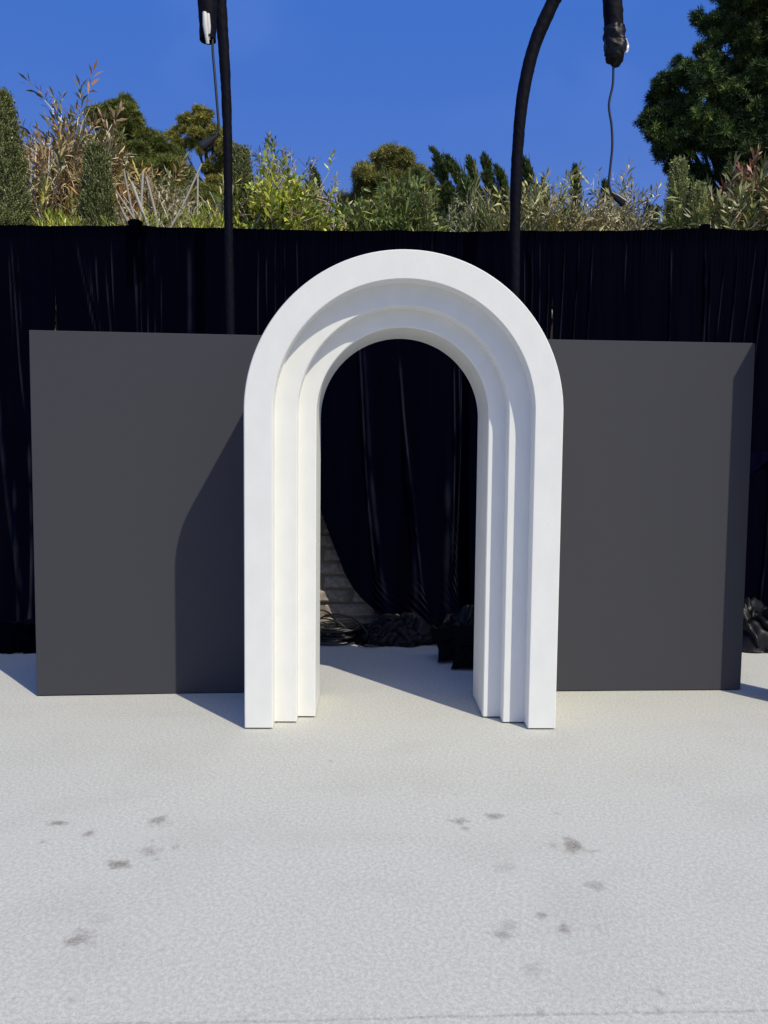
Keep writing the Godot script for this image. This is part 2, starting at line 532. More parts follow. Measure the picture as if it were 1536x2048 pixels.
# wind-swept cypress: several leaning spires of upswept sprays
func cypress(label, at: Vector3, spires: Array, base: Mesh, size: float, cols: Array, per := 520.0) -> Node3D:
	var t := thing("cypress_tree", label, "tree", at, 0.0, "wind-swept cypresses beyond the drapes")
	var g := Geo.new()
	var tr := []
	var cs := []
	for s in spires:   # [x, z, height, radius, lean]
		var foot := Vector3(s[0], 0, s[1])
		var pts := []
		for k in 6:
			var f := k / 5.0
			pts.append(foot + Vector3(s[4] * f * f, s[2] * f, 0))
		g.tube(pts, [0.10, 0.08, 0.055, 0.035, 0.014, 0.003], 6, Color(0.12, 0.09, 0.07))
		# upswept plumes that lean to the lee side, each ending in a point
		var plumes := int(15 * s[2])
		for b in plumes:
			var f := pow(rng.randf(), 0.7) if b > 2 else 0.86
			var az := rng.randf() * TAU
			var rr: float = s[3] * pow(1.0 - f * 0.97, 0.8) * rng.randf_range(0.6, 1.1)
			var p0 := foot + Vector3(s[4] * f * f, s[2] * f * 0.9, 0)
			var up: float = (0.22 + 0.9 * rr) * rng.randf_range(0.8, 1.2)
			if b <= 2: up = s[2] * 0.16
			var tip := p0 + Vector3(cos(az) * rr + s[4] * (0.3 + 0.25 * f), up, sin(az) * rr)
			var fat := 0.05 + 0.28 * rr
			for k in int(per * (0.12 + rr)):
				var q := pow(rng.randf(), 0.8)
				var bend := Vector3(s[4] * 0.25 * q * q, 0, 0)
				var pos := p0.lerp(tip, q) + bend + rand_dir() * fat * (1.0 - q * 0.93) * sqrt(rng.randf())
				tr.append(Transform3D(along((tip - p0).normalized() + rand_dir() * 0.55, rng.randf() * TAU, size * rng.randf_range(0.6, 1.2) * (1.0 - 0.35 * q)), pos))
				cs.append(shade(cols))
	part("trunk", g, M.twig, t)
	scatter("foliage", base, tr, cs, t)
	return t

# ---------------------------------------------------------------- arch
func arch_ring(r_in: float, r_out: float, zf: float, zb: float, spring: float) -> Geo:
	var g := Geo.new()
	var b := 0.004
	var prof := [[r_in + b, zf], [r_out - b, zf], [r_out, zf - b], [r_out, zb], [r_in, zb], [r_in, zf - b]]
	var stations := []
	for k in 10: stations.append([-1.0, 0.0, spring * k / 10.0 + 0.004])
	for k in 121:
		var a := PI - PI * k / 120.0
		stations.append([cos(a), sin(a), spring])
	for k in 10: stations.append([1.0, 0.0, spring * (9 - k) / 10.0 + 0.004])
	for e in prof.size():
		var p: Array = prof[e]
		var q: Array = prof[(e + 1) % prof.size()]
		var nr: float = -(q[1] - p[1])
		var nz: float = q[0] - p[0]
		var l := sqrt(nr * nr + nz * nz)
		nr /= l; nz /= l
		var k := g.v.size()
		for s in stations:
			for w in [p, q]:
				g.vert(Vector3(s[0] * w[0], s[2] + s[1] * w[0], w[1]), Vector3(s[0] * nr, s[1] * nr, nz))
		for i in stations.size() - 1:
			var a := k + i * 2
			g.ix.append_array([a, a + 2, a + 1, a + 1, a + 2, a + 3])
	for s in [stations[0], stations[-1]]:
		g.quad(Vector3(s[0] * r_in, s[2], zf - b), Vector3(s[0] * r_out, s[2], zf - b), Vector3(s[0] * r_out, s[2], zb), Vector3(s[0] * r_in, s[2], zb), Vector3.DOWN)
	return g

func build_arch():
	var t := thing("arch", "white painted freestanding arch of three stepped rings between the grey panels", "arch", Vector3(0.269, 0, -3.396), -0.0308)
	part("outer_ring", arch_ring(0.577, 0.704, 0.0, -0.50, 1.42), M.paint, t)
	part("middle_ring", arch_ring(0.477, 0.60, -0.083, -0.497, 1.42), M.paint, t)
	part("inner_ring", arch_ring(0.396, 0.50, -0.157, -0.494, 1.42), M.paint, t)

# ---------------------------------------------------------------- drapes
func drape_top(x: float) -> float:
	var k := [[-3.6, 2.685], [-2.2, 2.695], [-1.36, 2.712], [-0.76, 2.708], [0.3, 2.722], [1.14, 2.741], [2.43, 2.786], [3.7, 2.80]]
	for i in k.size() - 1:
		if x <= k[i + 1][0]:
			var f := clampf((x - k[i][0]) / (k[i + 1][0] - k[i][0]), 0, 1)
			return lerpf(k[i][1], k[i + 1][1], f) - 0.012 * sin(f * PI)
	return 2.8

# edges are arrays of [height, x] from the top down; creases are [x at top, x at floor, width, depth, from v, to v]
func at_height(edge: Array, y: float) -> float:
	for i in edge.size() - 1:
		if y >= edge[i + 1][0]:
			return lerpf(edge[i][1], edge[i + 1][1], clampf((edge[i][0] - y) / (edge[i][0] - edge[i + 1][0]), 0, 1))
	return edge[-1][1]

func drape(label, left: Array, right: Array, bottom: float, z0: float, creases: Array, seed_: int, swell: float, cols: int) -> Node3D:
	var t := thing("drape", label, "curtain", Vector3(0, 0, z0), 0.0, "black velvet drapes hung along the back")
	var nz := FastNoiseLite.new()
	nz.seed = seed_
	nz.frequency = 1.0
	nz.fractal_octaves = 2
	var fn := func(u: float, v: float) -> Vector3:
		var y0 := lerpf(2.74, bottom, v)
		var x := lerpf(at_height(left, y0), at_height(right, y0), u)
		var y := lerpf(drape_top(x), bottom, v)
		var z := swell * (0.35 + 0.65 * v) * nz.get_noise_2d(x * 2.6 + v * 0.35, v * 0.5) * 2.0
		z += 0.007 * nz.get_noise_2d(x * 9.0 - v * 1.2, v * 1.3 + 40.0)
		# gathers of the rod pocket
		z += 0.010 * exp(-v * 10.0) * nz.get_noise_2d(x * 70.0, 7.0 + v * 2.0)
		z += 0.0012 * nz.get_noise_2d(x * 45.0, 17.0 + v * 1.1) * (1.0 - 0.6 * v)
		# rod pocket: a slight roll at the top edge, then a stitched line
		z += 0.018 * exp(-pow((v - 0.006) / 0.010, 2.0)) - 0.004 * exp(-pow((v - 0.024) / 0.006, 2.0))
		# crosswise seam
		z += 0.004 * exp(-pow((y - 1.285) / 0.010, 2.0))
		for c in creases:
			var cx := lerpf(c[0], c[1], v) + 0.012 * sin(v * 7.0 + c[0] * 5.0)
			var d: float = (x - cx) / c[2]
			if absf(d) < 4.0:
				z += c[3] * exp(-d * d) * smoothstep(c[4], c[4] + 0.08, v) * (1.0 - smoothstep(c[5] - 0.1, c[5], v))
		return Vector3(x, y, z)
	var g := Geo.new()
	g.sheet(cols, 46, fn)
	# velvet sheen catching light on the folds, painted into the vertex colour
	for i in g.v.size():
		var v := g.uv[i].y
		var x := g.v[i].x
		var crease_sheen := 0.0
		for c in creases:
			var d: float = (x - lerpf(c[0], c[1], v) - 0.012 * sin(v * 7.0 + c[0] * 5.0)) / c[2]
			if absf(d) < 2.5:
				crease_sheen = maxf(crease_sheen, exp(-d * d * 1.7) * smoothstep(c[4], c[4] + 0.08, v) * (1.0 - smoothstep(c[5] - 0.1, c[5], v)) * clampf(0.5 + 1.1 * nz.get_noise_2d(c[0] * 60.0, v * 7.0), 0.05, 1.0) * (0.55 if c[2] > 0.013 else 1.0))
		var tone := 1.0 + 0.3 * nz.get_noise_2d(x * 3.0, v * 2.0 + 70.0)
		g.c[i] = Color(0.0007, 0.0010, 0.0052) * tone + Color(0.020, 0.020, 0.029) * crease_sheen
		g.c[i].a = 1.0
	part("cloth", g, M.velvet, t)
	return t

# heap of bunched cloth lying on the floor: a soft mound with crossing rolled folds thrown over it
func heap(called, label, category, at: Vector3, half: Vector3, m: Material, seed_: int, turn := 0.0, rolls := 9, group := "") -> Node3D:
	var t := thing(called, label, category, at, turn, group)
	var a := FastNoiseLite.new()
	a.seed = seed_; a.frequency = 0.9; a.fractal_octaves = 2
	var r := RandomNumberGenerator.new()
	r.seed = seed_
	var mound := func(x: float, z: float) -> float:
		var d := minf(1.0, x * x + z * z)
		return pow(1.0 - d, 0.75) * half.y * (0.72 + 0.5 * a.get_noise_2d(x * 1.2 + 5.0, z * 1.2))
	var fn := func(u: float, v: float) -> Vector3:
		var an := u * TAU
		var rr := v * (1.0 + 0.22 * a.get_noise_2d(cos(an) * 1.1, sin(an) * 1.1))
		var x := cos(an) * rr
		var z := sin(an) * rr
		var w := a.get_noise_2d(x * 1.4 + 20.0, z * 1.4)
		var fold := 0.5 + 0.5 * sin(7.0 * x + 4.0 * z + 9.0 * w)
		var h: float = mound.call(x, z) + 0.020 * fold * sqrt(maxf(0.0, 1.0 - v * v)) + 0.012 * fold * smoothstep(1.0, 0.85, v)
		return Vector3(x * half.x + 0.02 * sin(5.0 * z + 6.0 * w) * v, maxf(0.002, h) if v < 0.99 else 0.0, z * half.z + 0.015 * sin(6.0 * x + 5.0 * w) * v)
	var g := Geo.new()
	g.sheet(120, 40, fn, VELVET)
	part("cloth", g, m, t)
	var fg := Geo.new()
	for k in rolls:
		var p := Vector2(r.randf_range(-0.85, 0.85), r.randf_range(-0.5, 0.9))
		var ang := r.randf() * TAU
		var pts := []
		var rad := []
		var R := r.randf_range(0.016, 0.034)
		var n := 16
		for i in n:
			var f := float(i) / (n - 1)
			ang += r.randf_range(-0.25, 0.25) + 0.12 * sin(k * 2.0)
			p += Vector2(cos(ang), sin(ang) * 1.2) * 0.075
			if p.length() > 0.98: p = p.normalized() * 0.98; ang += 0.5
			var y: float = mound.call(p.x, p.y)
			pts.append(Vector3(p.x * half.x, y + R * 0.35, p.y * half.z))
			rad.append(R * (0.35 + 0.65 * sin(PI * clampf(f, 0.03, 0.97))) * (1.0 + 0.25 * sin(i * 1.7 + k)))
		var cv := sleeve_tube(pts, rad, seed_ + k, 0.12)
		var off := fg.v.size()
		fg.v.append_array(cv.v); fg.n.append_array(cv.n); fg.c.append_array(cv.c); fg.uv.append_array(cv.uv); fg.uv2.append_array(cv.uv2)
		for i in cv.ix: fg.ix.append(i + off)
	for i in fg.c.size(): fg.c[i] = VELVET
	part("folds", fg, m, t)
	return t

# black sandbag: a sewn flat sack with a seam rim and slumped fill
func sandbag(label, at: Vector3, size: Vector3, turn: float, tip: Vector3, seed_: int):
	var t := thing("sandbag", label, "sandbag", at, turn, "black sandbags behind the right leg of the arch")
	var nz := FastNoiseLite.new()
	nz.seed = seed_; nz.frequency = 2.5
	for side in [1.0, -1.0]:
		var fn := func(u: float, v: float) -> Vector3:
			var x := u * 2.0 - 1.0
			var y := v * 2.0 - 1.0
			var fill := pow(maxf(0.0, (1.0 - pow(absf(x), 3.0)) * (1.0 - pow(absf(y), 3.0))), 0.6)
			var corner := 1.0 + 0.12 * x * x * y * y - 0.07 * (1.0 - y * y) * absf(x)
			var p := Vector3(x * size.x * 0.5 * corner, 0, y * size.z * 0.5 * corner)
			p.y = side * fill * size.y * 0.5 * (1.0 + 0.5 * nz.get_noise_2d(x * 1.2, y * 1.2 + side * 5.0)) + 0.012 * nz.get_noise_2d(x * 2.0 + 8.0, y * 2.0) * (1.0 - fill)
			return Basis.from_euler(tip) * p
		var g := Geo.new()
		g.sheet(34, 34, fn)
		part("sack_face", g, M.bag, t)
	var strap := Geo.new()
	var pts := []
	var rad := []
	for k in 13:
		var f := k / 12.0
		pts.append(Basis.from_euler(tip) * Vector3(lerpf(-0.09, 0.09, f), size.y * 0.42 + 0.035 * sin(f * PI), 0.0))
		rad.append(0.008)
	strap.tube(pts, rad, 6)
	part("handle", strap, M.bag, t)

# ---------------------------------------------------------------- lamp poles
func sleeve_tube(pts: Array, rad: Array, seed_: int, rough := 0.12) -> Geo:
	# a cloth sleeve pulled over a pole: a tube with slanting wrinkles
	var g := Geo.new()
	var cv := Curve3D.new()
	for i in pts.size():
		var a: Vector3 = pts[maxi(i - 1, 0)]
		var b: Vector3 = pts[mini(i + 1, pts.size() - 1)]
		cv.add_point(pts[i], -(b - a) / 6.0, (b - a) / 6.0)
	cv.bake_interval = 0.01
	var L := cv.get_baked_length()
	var nz := FastNoiseLite.new()
	nz.seed = seed_; nz.frequency = 1.0; nz.fractal_octaves = 2
	var rows := int(L / 0.009)
	var sides := 22
	var k := 0
	var u := Vector3(1, 0, 0.2).normalized()
	var at := []
	var fr := []
	for i in rows + 1:
		var s := L * i / rows
		var p := cv.sample_baked(s, true)
		var t := (cv.sample_baked(minf(s + 0.02, L), true) - cv.sample_baked(maxf(s - 0.02, 0), true)).normalized()
		u = (u - t * u.dot(t)).normalized()
		at.append(p); fr.append([u, t.cross(u)])
	var fn := func(a: float, b: float) -> Vector3:
		var i := clampi(int(round(b * rows)), 0, rows)
		var s := L * b
		var f := b * (rad.size() - 1)
		var j := mini(int(f), rad.size() - 2)
		var r := lerpf(rad[j], rad[j + 1], f - j)
		var an := a * TAU
		var w := nz.get_noise_3d(cos(an) * 1.3 + s * 3.0, sin(an) * 1.3, s * 16.0) * rough * 1.4
		w += rough * 0.8 * maxf(0.0, nz.get_noise_3d(cos(an) * 1.0, s * 26.0 + an * 0.9 * (1.0 if an < PI else -1.0) , 5.0))
		w += 0.05 * nz.get_noise_2d(s * 4.0, 2.0)
		r *= 1.0 + w
		var d: Vector3 = fr[i][0] * cos(an) + fr[i][1] * sin(an)
		return (at[i] as Vector3) + d * r
	g.sheet(sides, rows, fn)
	return g

func hang_cord(label, pts: Array, sock_dir: Vector3):
	var t := thing("pendant_cord", label, "cable", pts[0], 0.0, "lamp cords hanging from the curved poles")
	var g := Geo.new()
	var q := []
	var r := []
	var cv := Curve3D.new()
	for i in pts.size():
		var a: Vector3 = pts[maxi(i - 1, 0)]
		var b: Vector3 = pts[mini(i + 1, pts.size() - 1)]
		cv.add_point(pts[i] - pts[0], -(b - a) / 6.0, (b - a) / 6.0)
	var L := cv.get_baked_length()
	for k in 41:
		q.append(cv.sample_baked(L * k / 40.0, true))
		r.append(0.0072)
	g.tube(q, r, 8)
	part("cord", g, M.rubber, t)
	var e: Vector3 = q[-1]
	var d := sock_dir.normalized()
	var s := Geo.new()
	s.tube([e - d * 0.01, e, e + d * 0.018, e + d * 0.02, e + d * 0.035, e + d * 0.04, e + d * 0.075, e + d * 0.078, e + d * 0.093, e + d * 0.095], [0.009, 0.011, 0.013, 0.019, 0.021, 0.0235, 0.025, 0.027, 0.027, 0.022], 18)
	var so := part("bulb_socket", s, M.socket, t)
	var rg := Geo.new()
	rg.tube([e + d * 0.080, e + d * 0.084], [0.0285, 0.0285], 18)
	rg.tube([e + d * 0.088, e + d * 0.091], [0.0285, 0.0285], 18)
	part("collar", rg, M.rubber, so)

func build_poles():
	# left pole: rises behind the left panel, bends over towards the camera and comes down in front of itself
	var t := thing("hook_pole", "black sleeved lamp pole rising behind the left grey panel, hooked end in front of it", "pole", Vector3(-0.70, 0, -4.9), 0.0, "hooked lamp poles wrapped in black cloth")
	part("sleeve", sleeve_tube([Vector3(0.01, 0.0, 0), Vector3(0.003, 1.0, 0), Vector3(-0.004, 2.0, 0), Vector3(-0.012, 2.7, 0), Vector3(-0.016, 3.2, 0.0), Vector3(-0.03, 3.6, 0.005), Vector3(-0.055, 4.0, 0.02)], [0.029, 0.029, 0.029, 0.028, 0.027, 0.026, 0.030, 0.036], 3, 0.06), M.sleeve, t)
	part("arm_sleeve", sleeve_tube([Vector3(-0.055, 3.99, 0.02), Vector3(-0.068, 4.25, 0.07), Vector3(-0.072, 4.42, 0.17), Vector3(-0.068, 4.42, 0.31), Vector3(-0.062, 4.15, 0.41), Vector3(-0.06, 3.85, 0.44), Vector3(-0.053, 3.5, 0.455)], [0.037, 0.042, 0.046, 0.048, 0.048, 0.048, 0.047, 0.051, 0.043], 4, 0.06), M.sleeve, t)
	var tip := Geo.new()
	tip.tube([Vector3(-0.062, 3.62, 0.50), Vector3(-0.058, 3.55, 0.508), Vector3(-0.05, 3.47, 0.478)], [0.012, 0.014, 0.009], 8)
	tip.tube([Vector3(-0.045, 3.615, 0.497), Vector3(-0.04, 3.55, 0.50), Vector3(-0.042, 3.49, 0.480)], [0.010, 0.011, 0.005], 8)
	part("bare_tip", tip, M.bare, t)
	# right pole: curves to the right
	var r := thing("hook_pole", "black sleeved lamp pole behind the arch that curves over to the right", "pole", Vector3(1.06, 0, -4.9), 0.0, "hooked lamp poles wrapped in black cloth")
	part("sleeve", sleeve_tube([Vector3(0.02, 0, 0), Vector3(0.02, 1.2, 0), Vector3(0.018, 2.2, 0), Vector3(0.012, 2.75, 0), Vector3(0.016, 3.1, 0), Vector3(0.045, 3.48, 0), Vector3(0.11, 3.78, 0.005), Vector3(0.215, 4.03, 0.02)], [0.030, 0.030, 0.030, 0.030, 0.031, 0.034, 0.038, 0.042], 5, 0.045), M.sleeve, r)
	part("arm_sleeve", sleeve_tube([Vector3(0.212, 4.025, 0.02), Vector3(0.30, 4.20, 0.05), Vector3(0.40, 4.27, 0.09), Vector3(0.49, 4.20, 0.13), Vector3(0.535, 4.0, 0.155), Vector3(0.55, 3.8, 0.165)], [0.042, 0.046, 0.050, 0.054, 0.056, 0.057, 0.056], 6, 0.05), M.sleeve, r)
	part("arm_cuff", sleeve_tube([Vector3(0.55, 3.81, 0.165), Vector3(0.555, 3.72, 0.168), Vector3(0.558, 3.65, 0.17), Vector3(0.562, 3.60, 0.17), Vector3(0.552, 3.585, 0.17)], [0.054, 0.062, 0.058, 0.064, 0.060, 0.050, 0.012], 7, 0.20), M.satin, r)
	var tape := Geo.new()
	tape.tube([Vector3(0.612, 3.735, 0.195), Vector3(0.628, 3.70, 0.19), Vector3(0.622, 3.66, 0.205), Vector3(0.606, 3.635, 0.225)], [0.008, 0.010, 0.008, 0.007], 8)
	part("bare_tip", tape, M.clear, r)
	hang_cord("thin black cord with bulb socket hanging beside the left pole", [Vector3(-0.722, 3.56, -4.43), Vector3(-0.725, 3.45, -4.43), Vector3(-0.712, 3.28, -4.43), Vector3(-0.700, 3.12, -4.43), Vector3(-0.695, 3.04, -4.43), Vector3(-0.702, 3.00, -4.43), Vector3(-0.716, 2.975, -4.425)], Vector3(-0.75, -0.62, 0.15))
	hang_cord("long wavy black cord with bulb socket hanging from the right pole", [Vector3(1.612, 3.59, -4.73), Vector3(1.612, 3.48, -4.73), Vector3(1.592, 3.36, -4.73), Vector3(1.612, 3.24, -4.73), Vector3(1.620, 3.12, -4.73), Vector3(1.612, 3.0, -4.73), Vector3(1.606, 2.92, -4.73), Vector3(1.612, 2.87, -4.73), Vector3(1.63, 2.84, -4.73)], Vector3(0.75, -0.62, 0.15))

# ---------------------------------------------------------------- cables
func build_cables():
	var t := thing("cable_coil", "tangled coil of black cables on the carpet by the bare block wall", "cable", Vector3(-0.05, 0, -5.14), 0.0)
	var r := RandomNumberGenerator.new()
	r.seed = 12
	for c in 3:
		var g := Geo.new()
		var pts := []
		var rad := []
		var turns := 8
		var cx := 0.0
		for k in turns * 22:
			var a := TAU * k / 22.0 + c * 1.3
			if k % 22 == 0: cx = r.randf_range(-0.06, 0.06)
			var rx := 0.15 + 0.07 * sin(k * 0.045 + c) + 0.02 * sin(k * 0.31)
			var rz := 0.12 + 0.05 * cos(k * 0.06 + c * 2.0)
			pts.append(Vector3(cos(a) * rx + cx * sin(k * 0.02), 0.012 + 0.008 * (k / 22) + 0.014 * sin(a * 1.0 + k * 0.05) + 0.014, sin(a) * rz))
			rad.append(0.0058)
		g.tube(pts, rad, 6)
		part("cable", g, M.rubber, t)
	var hoop := Geo.new()
	for h in [[-0.06, 0.17, 0.13, 0.4], [0.04, 0.19, 0.16, 0.9], [-0.10, 0.13, 0.19, -0.3]]:
		var pts := []
		var rad := []
		for k in 33:
			var a := PI * k / 32.0
			pts.append(Vector3(h[0] + cos(a) * h[1], 0.01 + sin(a) * h[2], cos(a) * h[3] * 0.15 + 0.02))
			rad.append(0.0058)
		hoop.tube(pts, rad, 6)
	part("standing_loop", hoop, M.rubber, t)
	var p := thing("power_cord", "black power cord with a loop and plug lying in front of the bunched cloth", "cable", Vector3(0.2, 0, -4.99), 0.0)
	var g2 := Geo.new()
	var q := []
	for k in 41:
		var a := TAU * k / 40.0
		q.append(Vector3(-0.02 + 0.062 * cos(a) * (1.0 + 0.15 * sin(a)), 0.008 + (0.01 if k > 30 else 0.0), 0.035 + 0.062 * sin(a)))
	q.append(Vector3(0.06, 0.013, -0.04))
	q.append(Vector3(0.085, 0.015, -0.045))
	var rr := []
	for k in q.size(): rr.append(0.0062)
	g2.tube(q, rr, 7)
	q = []
	rr = []
	for k in 13:
		var f := k / 19.0
		q.append(Vector3(lerpf(-0.35, 0.02, f), 0.007, 0.03 * sin(f * 5.0) + lerpf(0.04, -0.02, f)))
		rr.append(0.006)
	g2.tube(q, rr, 7)
	part("cord", g2, M.rubber, p)
	var pl := Geo.new()
	pl.tube([Vector3(0.075, 0.02, -0.04), Vector3(0.09, 0.022, -0.038), Vector3(0.12, 0.022, -0.03), Vector3(0.13, 0.022, -0.028)], [0.012, 0.02, 0.021, 0.018], 12)
	var pg := part("plug", pl, M.rubber, p)
	var pr := Geo.new()
	for s in [-1.0, 1.0]: pr.box(Vector3(0.143, 0.022 + s * 0.008, -0.026), Vector3(0.022, 0.002, 0.006), 0.0)
	part("prong", pr, M.metal, pg)

# ---------------------------------------------------------------- the block wall behind the drapes
func build_wall():
	var t := thing("block_wall", "low tan slump block wall showing beside the lifted drape", "wall", Vector3(0, 0, -5.375))
	var core := Geo.new()
	core.box(Vector3(0, 0.94, -0.11), Vector3(9.0, 1.88, 0.186), 0.004)
	part("mortar_core", core, M.mortar, t)
	var meshes := []
	var nz := FastNoiseLite.new()
	nz.frequency = 3.0
	for k in 5:
		nz.seed = k
		var g := Geo.new()
		var W := 0.392
		var Hh := 0.091
		# slumped face: bulges low, rounded edges
		var fn := func(u: float, v: float) -> Vector3:
			var x := (u - 0.5) * W
			var y := (0.5 - v) * Hh
			var e := minf(minf(u * W, (1 - u) * W), minf(v * Hh, (1 - v) * Hh))
			var z := 0.012 * smoothstep(-0.001, 0.014, e) - 0.013 * (1.0 if e < 0.0005 else 0.0)
			z += 0.006 * smoothstep(0.3, 0.9, v) + 0.006 * nz.get_noise_2d(x * 4.0, y * 6.0)
			return Vector3(x * (1.0 + 0.006 * nz.get_noise_2d(y * 20.0, 5.0)), y + 0.003 * nz.get_noise_2d(x * 9.0, 3.0), z)
		g.sheet(14, 8, fn)
		meshes.append(g.mesh(M.block[k % 4]))
	var h := 0.0985
	var r := RandomNumberGenerator.new()
	r.seed = 4
	for row in 13:
		for col in 8:
			var x := -1.62 + col * 0.405 + (0.2025 if row % 2 else 0.0)
			var o := part("block", meshes[r.randi() % 5], null, t)
			o.position = Vector3(x - 0.14, 0.05 + row * h, -0.017 + r.randf_range(-0.002, 0.003))
			if r.randf() < 0.6: o.set_surface_override_material(0, M.block[r.randi() % 4])

# ---------------------------------------------------------------- scene
func _ready():
	rng.seed = 2024
	# camera
	var cam := Camera3D.new()
	cam.name = "camera"
	cam.fov = 67.25
	cam.far = 400.0
	cam.near = 0.05
	cam.position = Vector3(0, 1.22, 0)
	cam.rotation = Vector3(-0.0698, -0.0541, 0.0098)
	add_child(cam)
	cam.current = true
	# sky
	var sky_mat := ProceduralSkyMaterial.new()
	sky_mat.sky_top_color = Color(0.245, 0.437, 0.787)
	sky_mat.sky_horizon_color = Color(0.84, 0.89, 0.95)
	sky_mat.sky_curve = 0.085
	sky_mat.ground_bottom_color = Color(0.30, 0.28, 0.25)
	sky_mat.ground_horizon_color = Color(0.36, 0.36, 0.36)
	sky_mat.sun_angle_max = 60.0
	sky_mat.sun_curve = 0.48
	var wisps := Image.create(512, 256, false, Image.FORMAT_RGBA8)
	var wn := FastNoiseLite.new()
	wn.seed = 44; wn.frequency = 2.2; wn.fractal_octaves = 5
	for y in 128:
		for x in 512:
			var el := (0.5 - (y + 0.5) / 256.0) * PI
			var az := x / 512.0 * TAU
			var w := wn.get_noise_3d(cos(az) * cos(el), sin(el) * 2.0, sin(az) * cos(el))
			wisps.set_pixel(x, y, Color(1, 1, 1, 0.03 * smoothstep(0.12, 0.55, w)))
	sky_mat.sky_cover = ImageTexture.create_from_image(wisps)
	sky_mat.sky_cover_modulate = Color(0.8, 0.85, 0.95)
	var sky := Sky.new()
	sky.sky_material = sky_mat
	var env := Environment.new()
	env.background_mode = Environment.BG_SKY
	env.sky = sky
	env.tonemap_mode = Environment.TONE_MAPPER_LINEAR
	env.tonemap_exposure = 1.0
	env.sdfgi_enabled = true
	env.ssao_enabled = true
	env.ssil_enabled = true
	var we := WorldEnvironment.new()
	we.name = "world_environment"
	we.environment = env
	add_child(we)
	# sun: behind the camera to the right, about 50 degrees up
	var sun := DirectionalLight3D.new()
	sun.name = "sun"
	sun.light_energy = 1.12
	sun.light_color = Color(1.0, 0.975, 0.90)
	sun.light_angular_distance = 0.5
	sun.shadow_enabled = true
	add_child(sun)
	sun.look_at_from_position(SUN * 20.0, Vector3.ZERO, Vector3.UP)
	make_materials()
	build_setting()
	build_wall()
	build_arch()
	build_panels()
	build_drapes()
	build_poles()
	build_cables()
	build_heaps()
	build_garden()

func build_setting():
	var g := Geo.new()
	g.quad(Vector3(-300, -0.016, 200), Vector3(300, -0.016, 200), Vector3(300, -0.016, -300), Vector3(-300, -0.016, -300), Vector3.UP)
	struct("ground", g, M.paving)
	# carpet: one thick sheet with gentle rises
	var c := Geo.new()
	var nz := FastNoiseLite.new()
	nz.seed = 8; nz.frequency = 0.55
	var fn := func(u: float, v: float) -> Vector3:
		var x := lerpf(-4.0, 4.0, u)
		var z := lerpf(-5.41, 2.5, v)
		return Vector3(x, -0.004 + 0.003 * nz.get_noise_2d(x, z), z)
	c.sheet(100, 100, fn)
	for i in c.v.size():
		c.uv[i] = Vector2(c.v[i].x, c.v[i].z) * 1.0
		c.uv2[i] = Vector2((c.v[i].x + 4.0) / 8.0, (c.v[i].z + 7.0) / 8.0)
		if c.n[i].y < 0: c.n[i] = -c.n[i]
	struct("carpet", c, M.carpet)
	# planted bank behind the wall
	var b := Geo.new()
	var bz := FastNoiseLite.new()
	bz.seed = 18; bz.frequency = 0.2
	var bf := func(u: float, v: float) -> Vector3:
		var x := lerpf(-60.0, 60.0, u)
		var d := lerpf(5.62, 60.0, v * v)
		var y := 1.80 + 0.26 * minf(d - 5.6, 16.0) + 0.03 * maxf(0.0, d - 21.6)
		return Vector3(x, y + 0.25 * bz.get_noise_2d(x, d) * minf(1.0, d - 5.62), -d)
	b.sheet(120, 60, bf)
	for i in b.n.size():
		if b.n[i].y < 0: b.n[i] = -b.n[i]
	struct("planted_bank", b, M.soil)

func build_panels():
	var l := thing("flat_panel", "dark grey upright panel on the left side of the white arch", "panel", Vector3(-0.933, 0, -3.96), 0.0, "dark grey panels beside the arch")
	l.rotation.y = 0.028
	var g := Geo.new()
	g.box(Vector3(0, 0.916, 0), Vector3(1.222, 1.83, 0.04), 0.002)
	part("board", g, M.panel, l)
	var r := thing("flat_panel", "dark grey upright panel on the right side of the white arch", "panel", Vector3(1.527, 0, -3.965), 0.0, "dark grey panels beside the arch")
	r.rotation.y = 0.0
	var g2 := Geo.new()
	g2.box(Vector3(0, 0.918, 0), Vector3(1.222, 1.835, 0.04), 0.002)
	part("board", g2, M.panel, r)
	for p in [l, r]:
		var lg := Geo.new()
		lg.box(Vector3(0, 0.35, -0.25), Vector3(0.04, 0.68, 0.04), 0.002, Color.WHITE, Basis(Vector3.RIGHT, 0.6))
		part("rear_brace", lg, M.panel, p)
	# narrow return further right whose shadow falls on the right panel
	var s := thing("side_panel", "tall narrow dark panel set end-on to the right of the right grey panel", "panel", Vector3(2.325, 0, -3.755))
	var g3 := Geo.new()
	g3.box(Vector3(0, 1.095, 0), Vector3(0.03, 2.19, 0.33), 0.002)
	part("board", g3, M.panel, s)

